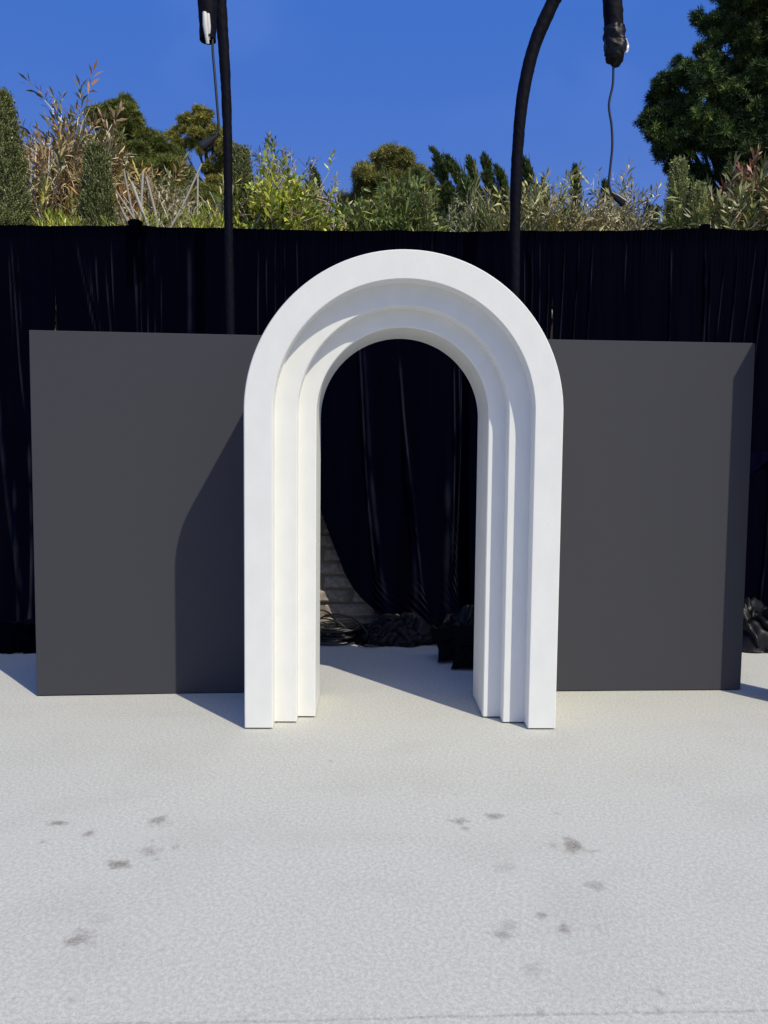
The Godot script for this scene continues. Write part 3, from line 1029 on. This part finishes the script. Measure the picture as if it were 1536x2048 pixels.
func build_drapes():
	var z := -5.2
	var cr := []
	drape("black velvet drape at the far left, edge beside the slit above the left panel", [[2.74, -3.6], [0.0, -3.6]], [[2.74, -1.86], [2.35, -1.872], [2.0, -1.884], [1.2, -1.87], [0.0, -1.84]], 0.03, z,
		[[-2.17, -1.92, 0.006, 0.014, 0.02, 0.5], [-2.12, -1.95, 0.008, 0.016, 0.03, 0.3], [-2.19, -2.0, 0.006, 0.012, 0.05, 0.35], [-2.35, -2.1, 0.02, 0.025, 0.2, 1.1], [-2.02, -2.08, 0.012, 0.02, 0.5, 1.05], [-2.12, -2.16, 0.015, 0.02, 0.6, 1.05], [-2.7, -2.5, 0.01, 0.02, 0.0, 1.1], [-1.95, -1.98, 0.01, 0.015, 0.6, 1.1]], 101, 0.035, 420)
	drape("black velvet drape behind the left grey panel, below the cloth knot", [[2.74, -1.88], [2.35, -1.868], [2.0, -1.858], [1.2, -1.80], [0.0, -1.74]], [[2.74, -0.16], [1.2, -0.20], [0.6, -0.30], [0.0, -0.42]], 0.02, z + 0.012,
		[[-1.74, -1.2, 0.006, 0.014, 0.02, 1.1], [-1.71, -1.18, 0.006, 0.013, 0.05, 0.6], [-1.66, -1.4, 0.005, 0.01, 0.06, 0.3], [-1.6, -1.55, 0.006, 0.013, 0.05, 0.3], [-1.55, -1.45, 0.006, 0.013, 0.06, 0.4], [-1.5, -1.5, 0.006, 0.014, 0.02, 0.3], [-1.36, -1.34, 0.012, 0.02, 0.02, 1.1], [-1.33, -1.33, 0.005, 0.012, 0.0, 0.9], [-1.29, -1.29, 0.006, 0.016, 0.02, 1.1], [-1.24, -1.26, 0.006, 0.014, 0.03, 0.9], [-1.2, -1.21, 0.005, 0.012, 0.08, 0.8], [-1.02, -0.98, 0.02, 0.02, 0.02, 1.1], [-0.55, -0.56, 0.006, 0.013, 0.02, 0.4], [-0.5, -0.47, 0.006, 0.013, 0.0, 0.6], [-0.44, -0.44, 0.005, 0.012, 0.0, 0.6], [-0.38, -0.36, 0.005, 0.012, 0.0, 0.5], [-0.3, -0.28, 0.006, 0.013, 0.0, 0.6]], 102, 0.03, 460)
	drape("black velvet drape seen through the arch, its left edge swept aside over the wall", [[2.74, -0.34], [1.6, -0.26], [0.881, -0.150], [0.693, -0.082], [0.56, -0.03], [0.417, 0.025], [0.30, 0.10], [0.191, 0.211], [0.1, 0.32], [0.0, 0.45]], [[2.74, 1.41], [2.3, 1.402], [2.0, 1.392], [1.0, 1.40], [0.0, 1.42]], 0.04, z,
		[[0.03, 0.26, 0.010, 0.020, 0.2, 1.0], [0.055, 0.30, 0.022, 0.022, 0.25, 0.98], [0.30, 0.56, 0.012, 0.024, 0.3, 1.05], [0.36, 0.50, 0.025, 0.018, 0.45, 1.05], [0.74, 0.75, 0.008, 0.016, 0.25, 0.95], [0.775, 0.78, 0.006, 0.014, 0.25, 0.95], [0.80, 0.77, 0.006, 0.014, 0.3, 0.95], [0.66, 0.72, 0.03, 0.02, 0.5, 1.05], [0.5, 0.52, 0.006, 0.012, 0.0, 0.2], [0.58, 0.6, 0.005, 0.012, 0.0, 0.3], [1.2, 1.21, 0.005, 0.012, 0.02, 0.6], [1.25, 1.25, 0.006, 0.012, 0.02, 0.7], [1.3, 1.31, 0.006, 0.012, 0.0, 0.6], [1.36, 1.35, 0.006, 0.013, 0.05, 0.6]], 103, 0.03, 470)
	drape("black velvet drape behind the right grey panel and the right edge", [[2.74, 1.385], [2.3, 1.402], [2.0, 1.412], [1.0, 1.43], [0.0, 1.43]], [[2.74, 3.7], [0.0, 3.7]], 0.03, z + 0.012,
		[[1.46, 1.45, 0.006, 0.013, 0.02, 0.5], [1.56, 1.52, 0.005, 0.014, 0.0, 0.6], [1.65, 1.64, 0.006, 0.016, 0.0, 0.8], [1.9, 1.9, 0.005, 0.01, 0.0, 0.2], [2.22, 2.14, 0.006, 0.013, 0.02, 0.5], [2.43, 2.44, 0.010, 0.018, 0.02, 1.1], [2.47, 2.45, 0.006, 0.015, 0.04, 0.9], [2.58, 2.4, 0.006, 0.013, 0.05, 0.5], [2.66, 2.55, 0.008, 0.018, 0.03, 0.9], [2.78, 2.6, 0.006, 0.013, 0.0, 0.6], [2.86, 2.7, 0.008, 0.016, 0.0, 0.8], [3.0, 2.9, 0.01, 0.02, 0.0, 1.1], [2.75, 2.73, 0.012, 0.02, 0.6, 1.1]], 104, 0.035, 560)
	var sw := thing("cloth_swag", "bunched black cloth swag hanging at the right edge beside the right panel", "cloth", Vector3(0, 0, z + 0.06))
	var sz := FastNoiseLite.new()
	sz.seed = 6; sz.frequency = 1.0; sz.fractal_octaves = 2
	var sf := func(u: float, v: float) -> Vector3:
		var x := lerpf(2.5, 3.5, u)
		var low := 1.0 + 0.75 * maxf(0.0, x - 2.66) - 0.9 * maxf(0.0, 2.66 - x)
		var y := lerpf(1.29, minf(low, 1.24), v)
		return Vector3(x - 0.15 * v * (x - 2.5), y, 0.03 * v * sin(x * 70.0 + v * 2.0) * (0.5 + sz.get_noise_2d(x * 4.0, v)) + 0.02 * v)
	var sg := Geo.new()
	sg.sheet(200, 14, sf, Color(0.0016, 0.0024, 0.009))
	part("cloth", sg, M.velvet, sw)
	# the rail they hang on and its uprights
	var rail := thing("drape_rail", "pipe rail and uprights that carry the black drapes", "rail", Vector3(0, 0, z - 0.075))
	var g := Geo.new()
	var pts := []
	var rad := []
	for k in 30:
		var x := lerpf(-3.58, 3.68, k / 29.0)
		pts.append(Vector3(x, drape_top(x) - 0.06, 0.0))
		rad.append(0.014)
	g.tube(pts, rad, 8)
	part("rail_pipe", g, M.metal, rail)
	for x in [-3.5, -1.36, 1.0, 2.43, 3.65]:
		var u := Geo.new()
		u.tube([Vector3(x, 0, -0.045), Vector3(x, drape_top(x) - 0.06, -0.045)], [0.02, 0.02], 10)
		part("upright", u, M.metal, rail)
	for q in [[-1.352, 0.043, "black cloth knot on top of the drapes above the left panel"], [2.43, 0.034, "black cloth knot on top of the drapes above the right panel"]]:
		var kn := thing("cloth_knot", q[2], "knot", Vector3(q[0], drape_top(q[0]) + 0.005, z + 0.01), 0.0, "cloth knots on the drape rail")
		var nz := FastNoiseLite.new()
		nz.seed = 3; nz.frequency = 1.0
		var R: float = q[1]
		var fn := func(u: float, v: float) -> Vector3:
			var a := u * TAU
			var e := v * PI
			var tail := smoothstep(0.5, 1.0, v)
			var r := R * sin(minf(e, PI * 0.62)) * (1.0 + 0.14 * sin(a * 9.0 + 3.0 * v)) * (1.0 - 0.55 * tail)
			return Vector3(cos(a) * r, R * 0.75 * cos(e * 0.8) - tail * 0.055, sin(a) * r * 0.85)
		var kg := Geo.new()
		kg.sheet(72, 24, fn, VELVET)
		part("cloth", kg, M.velvet, kn)

func build_heaps():
	var gr := "black cloth bunched along the foot of the drapes"
	heap("cloth_heap", "shiny black cloth heap at the middle of the arch opening, beside the block wall", "cloth", Vector3(0.40, 0, -5.12), Vector3(0.30, 0.20, 0.19), M.satin, 201, 0.1, 13, gr)
	heap("cloth_heap", "black cloth heap behind the sandbags at the right of the arch opening", "cloth", Vector3(0.86, 0, -5.06), Vector3(0.26, 0.24, 0.22), M.satin, 202, -0.2, 12, gr)
	heap("cloth_heap", "low flat black cloth fold between cable coil and shiny heap", "cloth", Vector3(0.17, 0, -5.10), Vector3(0.15, 0.07, 0.10), M.bag, 203, 0.3, 6, gr)
	heap("cloth_heap", "black cloth heap at the far left foot of the drapes", "cloth", Vector3(-2.05, 0, -5.02), Vector3(0.36, 0.16, 0.24), M.velvet, 204, 0.0, 8, gr)
	heap("cloth_heap", "glossy black sheet heap beside the foot of the right panel", "cloth", Vector3(2.86, 0, -4.98), Vector3(0.36, 0.36, 0.28), M.satin, 205, 0.2, 12, gr)
	heap("cloth_heap", "black cloth fold along the floor behind the left panel", "cloth", Vector3(-1.2, 0, -5.08), Vector3(0.5, 0.12, 0.14), M.velvet, 206, 0.0, 6, gr)
	heap("cloth_heap", "black cloth fold along the floor behind the right panel", "cloth", Vector3(1.7, 0, -5.05), Vector3(0.6, 0.14, 0.16), M.velvet, 207, 0.0, 6, gr)
	sandbag("black sandbag in the arch opening leaning towards the block wall side", Vector3(0.70, 0.10, -4.60), Vector3(0.26, 0.10, 0.22), 0.2, Vector3(0.75, 0, 0.1), 31)
	sandbag("black sandbag in front, half hidden by the right leg of the arch", Vector3(0.80, 0.11, -4.42), Vector3(0.28, 0.10, 0.24), -0.15, Vector3(1.0, 0, -0.05), 32)

func build_garden():
	# leaf kinds
	var lance := spray(9, 0.60, 0.115, 0.9, 1).mesh(M.leaf)          # long narrow leaves
	var broad := spray(8, 0.55, 0.19, 0.8, 2).mesh(M.leaf)
	var small := spray(12, 0.30, 0.11, 0.9, 3).mesh(M.leaf)
	var grassy := spray(14, 0.75, 0.065, 0.75, 4, 0.15).mesh(M.leaf)
	var tuft := star(26, 0.035, 1.5, 5).mesh(M.needle)
	var star_leaf := star(30, 0.05, 1.9, 6).mesh(M.needle)
	var scale := spray(10, 0.55, 0.12, 0.55, 7, 0.0).mesh(M.needle)
	var col_cols := [Color(0.12, 0.14, 0.05), Color(0.17, 0.19, 0.08), Color(0.08, 0.10, 0.04), Color(0.23, 0.24, 0.11)]
	var pale := [Color(0.42, 0.37, 0.295), Color(0.34, 0.295, 0.235), Color(0.47, 0.425, 0.35)]
	var brown_bark := [Color(0.2, 0.16, 0.12), Color(0.3, 0.25, 0.2)]
	var yel := [Color(0.32, 0.34, 0.05), Color(0.22, 0.27, 0.045), Color(0.42, 0.41, 0.07), Color(0.13, 0.18, 0.03)]
	var olive := [Color(0.17, 0.19, 0.08), Color(0.11, 0.14, 0.06), Color(0.22, 0.21, 0.10)]
	var russet := [Color(0.34, 0.16, 0.07), Color(0.24, 0.17, 0.08), Color(0.36, 0.25, 0.11), Color(0.18, 0.18, 0.07)]
	var dry := [Color(0.36, 0.30, 0.18), Color(0.27, 0.25, 0.13), Color(0.20, 0.21, 0.10), Color(0.42, 0.36, 0.24)]
	var gb := "dense upright bushes over the drape edge"
	var gs := "shrubs over the drape edge"
	# upright bushes
	column("column_bush", "tall dense grey-green bush cut by the left edge of the picture", Vector3(-2.66, 1.9, -6.2), 2.02, 0.40, 9000, small, 0.055, col_cols, Vector3(0.05, 0, 0), gb, 0.7)
	column("column_bush", "grey-green upright bush in front of the russet shrub", Vector3(-1.87, 1.9, -6.1), 1.62, 0.19, 5200, small, 0.05, col_cols, Vector3(0.0, 0, 0), gb, 0.45)
	column("column_bush", "grey-green upright bush directly behind the left pole", Vector3(-0.84, 1.9, -6.3), 1.70, 0.18, 5200, small, 0.05, col_cols, Vector3(0.02, 0, 0), gb, 0.45)
	column("column_bush", "small grey-green bush above the apex of the arch", Vector3(0.60, 1.9, -6.2), 1.36, 0.16, 3200, small, 0.045, col_cols, Vector3.ZERO, gb, 0.4)
	column("column_bush", "slim grey-green spire bush left of the dark tree trunk", Vector3(2.65, 1.9, -6.2), 1.68, 0.115, 4200, small, 0.05, [Color(0.14, 0.17, 0.07), Color(0.22, 0.24, 0.10), Color(0.31, 0.33, 0.15)], Vector3(0.02, 0, 0), gb, 0.5)
	column("column_bush", "shorter grey-green bush right beside the slim spire bush", Vector3(2.79, 1.9, -6.1), 1.46, 0.10, 3000, small, 0.05, [Color(0.14, 0.17, 0.07), Color(0.22, 0.24, 0.10), Color(0.31, 0.33, 0.15)], Vector3.ZERO, gb, 0.5)
	# shrubs, left to right
	shrub("tall_shrub", "tall russet-leaved shrub with bare pale lower stems at the upper left", "shrub", Vector3(-2.30, 2.1, -7.0), 1.88, 0.42, 90, lance, 0.163, russet, pale, 0.85, 4, gs)
	shrub("tall_shrub", "leggy shrub with one high green tuft above the russet shrub", "shrub", Vector3(-2.30, 2.1, -7.2), 2.22, 0.26, 22, lance, 0.188, [Color(0.16, 0.17, 0.08), Color(0.24, 0.22, 0.12), Color(0.2, 0.13, 0.08)], pale, 0.8, 5, gs)
	shrub("wispy_shrub", "bare wispy pale twigs standing against the sky at the upper left", "shrub", Vector3(-2.52, 2.0, -6.6), 2.12, 0.20, 12, lance, 0.075, dry, [Color(0.4, 0.38, 0.36)], 0.12, 2, gs)
	shrub("russet_shrub", "russet and yellow lance-leaved shrub behind the pale pruned branches", "shrub", Vector3(-1.62, 2.1, -6.9), 1.36, 0.36, 44, lance, 0.163, [Color(0.30, 0.14, 0.07), Color(0.34, 0.26, 0.08), Color(0.18, 0.18, 0.07)], pale, 0.8, 3, gs)
	shrub("dry_shrub", "pale dry shrub of thick pruned branches left of the left pole", "shrub", Vector3(-1.42, 1.95, -6.5), 1.48, 0.45, 46, lance, 0.138, dry, [Color(0.46, 0.43, 0.38), Color(0.36, 0.33, 0.29)], 0.4, 5, gs)
	pruned("pruned_branches", "thick pale cut branches sticking up left of the left pole", Vector3(-1.25, 2.05, -6.1))
	shrub("grassy_shrub", "bright yellow-green grassy tuft at the drape edge near the left corner", "shrub", Vector3(-2.05, 2.0, -5.95), 1.06, 0.17, 30, grassy, 0.11, yel, brown_bark, 1.0, 3, gs)
	shrub("grassy_shrub", "bright yellow-green grassy tuft at the drape edge left of the left pole", "shrub", Vector3(-1.06, 2.0, -5.95), 1.03, 0.14, 24, grassy, 0.11, yel, brown_bark, 1.0, 3, gs)
	shrub("grassy_shrub", "thin yellow-green tuft between the upright bush and the pruned branches", "shrub", Vector3(-1.58, 2.0, -6.0), 1.03, 0.12, 18, grassy, 0.10, yel, brown_bark, 1.0, 3, gs)
	shrub("twiggy_shrub", "pale twiggy shrub with sparse grey leaves right of the left pole", "shrub", Vector3(-0.52, 2.2, -7.0), 1.68, 0.42, 48, lance, 0.112, [Color(0.28, 0.26, 0.2), Color(0.2, 0.2, 0.12), Color(0.36, 0.32, 0.28)], pale, 0.55, 5, gs)
	shrub("leafy_shrub", "bright yellow-green leafy shrub right of the left pole", "shrub", Vector3(-0.47, 2.0, -6.25), 1.42, 0.27, 60, broad, 0.13, yel, brown_bark, 1.0, 4, gs)
	shrub("dry_shrub", "low brownish dry shrub between the two yellow-green shrubs", "shrub", Vector3(-0.08, 2.0, -6.6), 1.27, 0.34, 44, lance, 0.125, dry, pale, 0.6, 4, gs)
	shrub("leafy_shrub", "mid green leafy shrub left above the apex of the arch", "shrub", Vector3(0.20, 2.0, -6.4), 1.27, 0.18, 36, broad, 0.13, [Color(0.14, 0.18, 0.05), Color(0.2, 0.23, 0.06), Color(0.09, 0.13, 0.035)], brown_bark, 1.0, 4, gs)
	shrub("leafy_shrub", "mid green leafy shrub touching the small upright bush above the arch", "shrub", Vector3(0.46, 2.0, -6.35), 1.32, 0.17, 34, lance, 0.163, [Color(0.14, 0.18, 0.05), Color(0.2, 0.23, 0.06), Color(0.09, 0.13, 0.035)], brown_bark, 1.0, 4, gs)
	shrub("twiggy_shrub", "bare pale twiggy shrub right above the arch", "shrub", Vector3(0.92, 2.05, -6.6), 1.32, 0.36, 44, lance, 0.112, olive, [Color(0.44, 0.40, 0.36), Color(0.34, 0.31, 0.27)], 0.3, 5, gs)
	shrub("spiky_shrub", "olive spiky-leaved shrub just left of the right pole", "shrub", Vector3(1.27, 2.05, -6.6), 1.28, 0.26, 34, grassy, 0.16, olive, pale, 1.0, 3, gs)
	shrub("dry_shrub", "yellowish dry shrub with pale twigs right of the right pole", "shrub", Vector3(1.72, 2.1, -6.8), 1.40, 0.36, 60, lance, 0.150, [Color(0.30, 0.28, 0.10), Color(0.22, 0.23, 0.09), Color(0.38, 0.33, 0.16)], pale, 0.75, 5, gs)
	shrub("dry_shrub", "brown twiggy dry shrub left of the right bulb socket", "shrub", Vector3(2.08, 2.1, -6.75), 1.30, 0.28, 52, lance, 0.125, dry, pale, 0.5, 6, gs)
	shrub("dry_shrub", "pale leafy dry shrub between the right bulb socket and spire bush", "shrub", Vector3(2.42, 2.1, -6.8), 1.46, 0.20, 34, lance, 0.138, [Color(0.34, 0.31, 0.22), Color(0.24, 0.25, 0.14), Color(0.42, 0.38, 0.3)], pale, 0.7, 4, gs)
	shrub("flowering_shrub", "lance-leaved shrub with dull red leaves at the right edge", "shrub", Vector3(3.5, 2.0, -6.5), 1.62, 0.48, 70, lance, 0.188, [Color(0.15, 0.18, 0.06), Color(0.24, 0.23, 0.10), Color(0.11, 0.14, 0.05), Color(0.20, 0.19, 0.09), Color(0.26, 0.07, 0.06)], brown_bark, 0.95, 4, gs)
	shrub("flowering_shrub", "low lance-leaved shrub right of the two upright bushes", "shrub", Vector3(3.05, 2.0, -6.3), 1.30, 0.28, 44, lance, 0.188, [Color(0.18, 0.20, 0.07), Color(0.28, 0.26, 0.12), Color(0.12, 0.15, 0.05)], pale, 0.9, 4, gs)
	# dark evergreen shrubs in the second row fill the gaps
	var dk := [Color(0.018, 0.03, 0.012), Color(0.026, 0.04, 0.016), Color(0.035, 0.05, 0.02)]
	var second := [["behind the tall russet shrub", -3.0, 3.9], ["behind the pruned branches", -1.9, 4.0], ["left of the yellow-green shrub", -0.9, 3.95], ["behind the low brown shrub", -0.1, 3.85], ["behind the leafy shrubs over the arch", 0.7, 3.95], ["behind the right pole", 1.6, 4.05], ["behind the yellowish dry shrub", 2.4, 4.0], ["behind the spire bush", 3.3, 3.9], ["below the dark tree", 4.2, 4.0]]
	for s in second:
		var top: float = s[2]
		puff_tree("evergreen_shrub", "dark low evergreen %s" % s[0], Vector3(s[1], 2.5, -8.6), 0.05, [[0, top - 2.9, 0, 0.42], [-0.35, top - 3.1, 0.1, 0.38], [0.38, top - 3.05, -0.1, 0.4], [-0.1, top - 3.5, 0.2, 0.5], [0.3, top - 3.6, 0.15, 0.5], [-0.45, top - 3.7, 0.1, 0.45]], 900, scale, 0.11, dk, Color(0.08, 0.06, 0.05), "dark evergreens in the second row")
	# pines
	var pine_cols := [Color(0.12, 0.15, 0.035), Color(0.17, 0.19, 0.05), Color(0.08, 0.11, 0.03), Color(0.22, 0.22, 0.06)]
	puff_tree("pine_tree", "rounded dark green pine behind the russet shrub at the upper left", Vector3(-4.2, 4.4, -16.0), 0.22, [[-0.25, 3.6, 0, 0.30], [-0.5, 3.3, 0.1, 0.32], [0.05, 3.4, 0.2, 0.32], [-0.75, 2.95, 0, 0.32], [-0.25, 3.0, 0.3, 0.36], [0.3, 3.05, 0.1, 0.34], [0.62, 2.72, 0, 0.34], [0.1, 2.6, 0.4, 0.4], [0.9, 2.45, 0.1, 0.32], [-0.6, 2.45, 0.3, 0.42], [0.5, 2.25, 0.4, 0.42], [1.2, 2.15, 0, 0.34], [0.95, 1.9, 0.3, 0.42], [1.5, 1.85, 0.1, 0.38], [-0.2, 2.0, 0.4, 0.5], [-0.8, 1.8, 0.2, 0.5], [0.4, 1.6, 0.3, 0.55], [1.3, 1.4, 0.2, 0.5], [1.85, 1.5, 0.1, 0.42], [2.2, 1.15, 0.2, 0.42], [1.7, 0.9, 0.2, 0.5]], 3600, tuft, 0.115, pine_cols, Color(0.1, 0.075, 0.055), "pines beyond the drapes", 0.7)
	puff_tree("pine_tree", "airy yellow-green pine with sky showing through, left of the left pole", Vector3(-3.15, 4.8, -18.0), 0.16, [[-0.3, 3.85, 0, 0.28], [0.0, 4.0, 0.1, 0.24], [-0.55, 3.5, 0, 0.26], [0.2, 3.65, 0, 0.28], [-0.1, 3.4, 0.1, 0.28], [0.45, 3.25, 0.1, 0.3], [-0.75, 3.05, 0.1, 0.24], [-0.45, 2.75, 0, 0.2], [0.6, 2.75, 0, 0.34], [0.2, 2.9, 0, 0.26], [-0.65, 2.35, 0.2, 0.26], [-0.25, 2.2, 0.2, 0.3], [0.3, 2.4, 0.2, 0.32], [0.85, 2.25, 0.1, 0.36], [0.2, 1.8, 0.2, 0.45], [-0.6, 1.75, 0.2, 0.45], [0.9, 1.7, 0, 0.45], [1.2, 1.9, 0, 0.3], [-1.1, 1.6, 0, 0.5], [1.4, 1.3, 0, 0.5]], 3200, tuft, 0.115, [Color(0.25, 0.24, 0.06), Color(0.18, 0.19, 0.05), Color(0.32, 0.29, 0.09)], Color(0.16, 0.12, 0.09), "pines beyond the drapes", 0.75)
	puff_tree("pine_tree", "olive green pine behind the shrubs above the apex of the arch", Vector3(0.95, 4.2, -15.0), 0.2, [[-0.2, 2.6, 0, 0.34], [0.1, 2.55, 0.1, 0.28], [0.35, 2.3, 0, 0.36], [-0.5, 2.2, 0.1, 0.34], [0.0, 2.05, 0.25, 0.38], [0.7, 2.1, 0, 0.36], [-0.72, 1.75, 0, 0.32], [0.3, 1.7, 0.3, 0.45], [0.95, 1.75, 0, 0.4], [-0.6, 1.3, 0.2, 0.36], [-0.3, 1.5, 0.3, 0.4], [0.8, 1.3, 0.2, 0.5], [0.1, 1.0, 0.3, 0.6], [1.2, 1.3, 0, 0.45]], 3600, tuft, 0.115, [Color(0.19, 0.19, 0.06), Color(0.14, 0.15, 0.045), Color(0.26, 0.24, 0.09)], Color(0.1, 0.075, 0.055), "pines beyond the drapes", 0.75)
	# wind-swept cypresses
	var cyp := [Color(0.05, 0.085, 0.022), Color(0.08, 0.115, 0.03), Color(0.12, 0.145, 0.04), Color(0.03, 0.05, 0.018)]
	cypress("small twin-tipped cypress standing alone right of the yellow-green shrub", Vector3(-0.35, 3.9, -13.0), [[0.02, 0, 2.05, 0.26, -0.12], [-0.14, 0.1, 1.85, 0.2, -0.08], [0.25, 0, 1.2, 0.2, -0.05]], scale, 0.085, cyp)
	cypress("cypress with the tallest leaning tip, right of the olive pine", Vector3(1.85, 3.9, -13.0), [[0, 0, 2.42, 0.40, -0.24], [-0.32, 0.1, 2.0, 0.34, -0.2], [0.12, 0.2, 1.75, 0.4, -0.15]], scale, 0.085, cyp)
	cypress("cypress leaning left, second from the olive pine", Vector3(2.14, 3.9, -12.8), [[0, 0, 2.2, 0.36, -0.28], [0.16, 0.1, 1.8, 0.34, -0.2]], scale, 0.085, cyp)
	cypress("twin-tipped cypress left of the right pole", Vector3(2.5, 3.9, -13.0), [[0, 0, 2.35, 0.36, -0.12], [-0.22, 0.1, 2.25, 0.3, -0.14], [0.15, 0.15, 1.8, 0.36, -0.12]], scale, 0.085, cyp)
	cypress("lower cypress half hidden by the right pole", Vector3(2.82, 3.9, -13.0), [[0, 0, 2.15, 0.34, -0.18], [0.2, 0.1, 1.8, 0.34, -0.1]], scale, 0.085, cyp)
	cypress("cypress with leaning tip just right of the right pole", Vector3(3.25, 3.9, -13.0), [[0, 0, 2.4, 0.36, -0.2], [0.2, 0, 1.95, 0.25, -0.1]], scale, 0.085, cyp)
	cypress("thin cypress tip standing alone left of the right cord", Vector3(3.92, 3.9, -13.0), [[0, 0, 2.22, 0.26, -0.06]], scale, 0.085, cyp)
	cypress("low cypress behind the right bulb socket", Vector3(4.5, 3.9, -13.0), [[0, 0, 1.95, 0.28, -0.1]], scale, 0.085, cyp)
	cypress("low cypress left of the spire bush", Vector3(5.28, 3.9, -13.0), [[0, 0, 1.65, 0.3, -0.1]], scale, 0.085, cyp)
	cypress("dark cypress right of the spire bush under the big tree", Vector3(6.05, 3.9, -13.0), [[0, 0, 2.0, 0.4, -0.15]], scale, 0.085, cyp)
	cypress("dark cypress with sloping crown left of the left pole", Vector3(-2.55, 3.9, -13.0), [[0, 0, 1.9, 0.4, -0.5], [0.45, 0, 1.5, 0.4, -0.4], [-0.5, 0.1, 2.2, 0.4, -0.4]], scale, 0.085, cyp)
	# the big dark tree at the right
	var pf := [[-0.90, 2.95, 0.2, 0.24], [-0.72, 3.2, 0.1, 0.24], [-0.42, 3.28, 0.2, 0.25], [-0.98, 2.66, 0.2, 0.26], [-0.6, 2.9, 0.4, 0.32], [-0.85, 2.4, 0.3, 0.26], [-0.3, 2.95, 0.3, 0.34], [-0.5, 2.48, 0.4, 0.34], [-0.68, 2.16, 0.2, 0.22], [-0.42, 2.02, 0.2, 0.22], [-0.15, 2.4, 0.4, 0.36], [-0.6, 1.9, 0.2, 0.2], [-0.38, 1.78, 0.2, 0.18],
		[-0.18, 3.6, 0.1, 0.24], [-0.22, 3.92, 0.1, 0.2], [-0.02, 4.1, 0.1, 0.28], [-0.1, 4.45, 0.0, 0.26], [0.15, 3.75, 0.2, 0.32], [0.1, 3.25, 0.3, 0.36], [0.15, 2.75, 0.4, 0.4], [0.0, 1.98, 0.5, 0.3], [0.3, 1.95, 0.6, 0.36], [0.12, 2.28, 0.5, 0.36], [0.55, 2.3, 0.7, 0.44], [0.6, 1.85, 0.5, 0.34],
		[0.3, 1.5, 0.1, 0.28], [0.42, 1.2, 0.1, 0.28], [0.55, 0.9, 0.0, 0.3], [0.75, 1.5, 0.2, 0.4], [0.85, 1.0, 0.1, 0.4], [0.5, 2.85, 0.5, 0.42], [0.5, 3.4, 0.4, 0.42], [0.4, 4.1, 0.3, 0.4], [0.35, 4.6, 0.2, 0.4], [0.85, 3.8, 0.5, 0.5], [0.9, 3.1, 0.6, 0.5], [1.0, 2.4, 0.6, 0.5], [1.1, 1.9, 0.5, 0.45], [0.9, 4.6, 0.5, 0.55],
		[1.4, 1.3, 0.2, 0.5], [1.6, 3.4, 0.6, 0.6], [1.7, 4.4, 0.8, 0.7], [1.7, 2.4, 0.4, 0.6], [0.7, 5.3, 0.4, 0.55], [1.5, 5.4, 0.9, 0.8], [2.4, 4.9, 1.4, 0.9], [2.6, 3.6, 1.2, 0.8], [1.2, 6.1, 0.8, 0.75], [2.2, 6.3, 1.4, 0.9], [2.7, 2.4, 0.8, 0.7], [3.0, 5.8, 2.0, 0.9]]
	puff_tree("dark_tree", "large dark green needle-leaved tree at the upper right", Vector3(4.95, 2.95, -10.2), 0.26, pf, 2900, star_leaf, 0.088, [Color(0.022, 0.045, 0.016), Color(0.04, 0.075, 0.022), Color(0.10, 0.145, 0.035), Color(0.018, 0.035, 0.016)], Color(0.05, 0.04, 0.03), "", 0.8)

# a few thick sawn-off pale branches
func pruned(called, label, at: Vector3):
	var t := thing(called, label, "shrub", at, 0.0, "shrubs over the drape edge")
	var r := RandomNumberGenerator.new()
	r.seed = 40
	for k in 13:
		var g := Geo.new()
		var b := Vector3(r.randf_range(-0.4, 0.3), 0.3, r.randf_range(-0.1, 0.1))
		var d := Vector3(r.randf_range(-0.95, 1.0), 1.0, r.randf_range(-0.3, 0.3)).normalized()
		var L := r.randf_range(0.8, 1.2)
		var rr := r.randf_range(0.008, 0.018)
		var col: Color = [Color(0.45, 0.42, 0.37), Color(0.36, 0.33, 0.28), Color(0.40, 0.36, 0.32)][k % 3]
		g.tube([b, b + d * L * 0.4 + Vector3(r.randf_range(-0.04, 0.04), 0, 0), b + d * L * 0.75, b + d * L], [rr, rr * 0.9, rr * 0.8, rr * 0.72], 7, col)
		part("branch", g, M.twig, t)
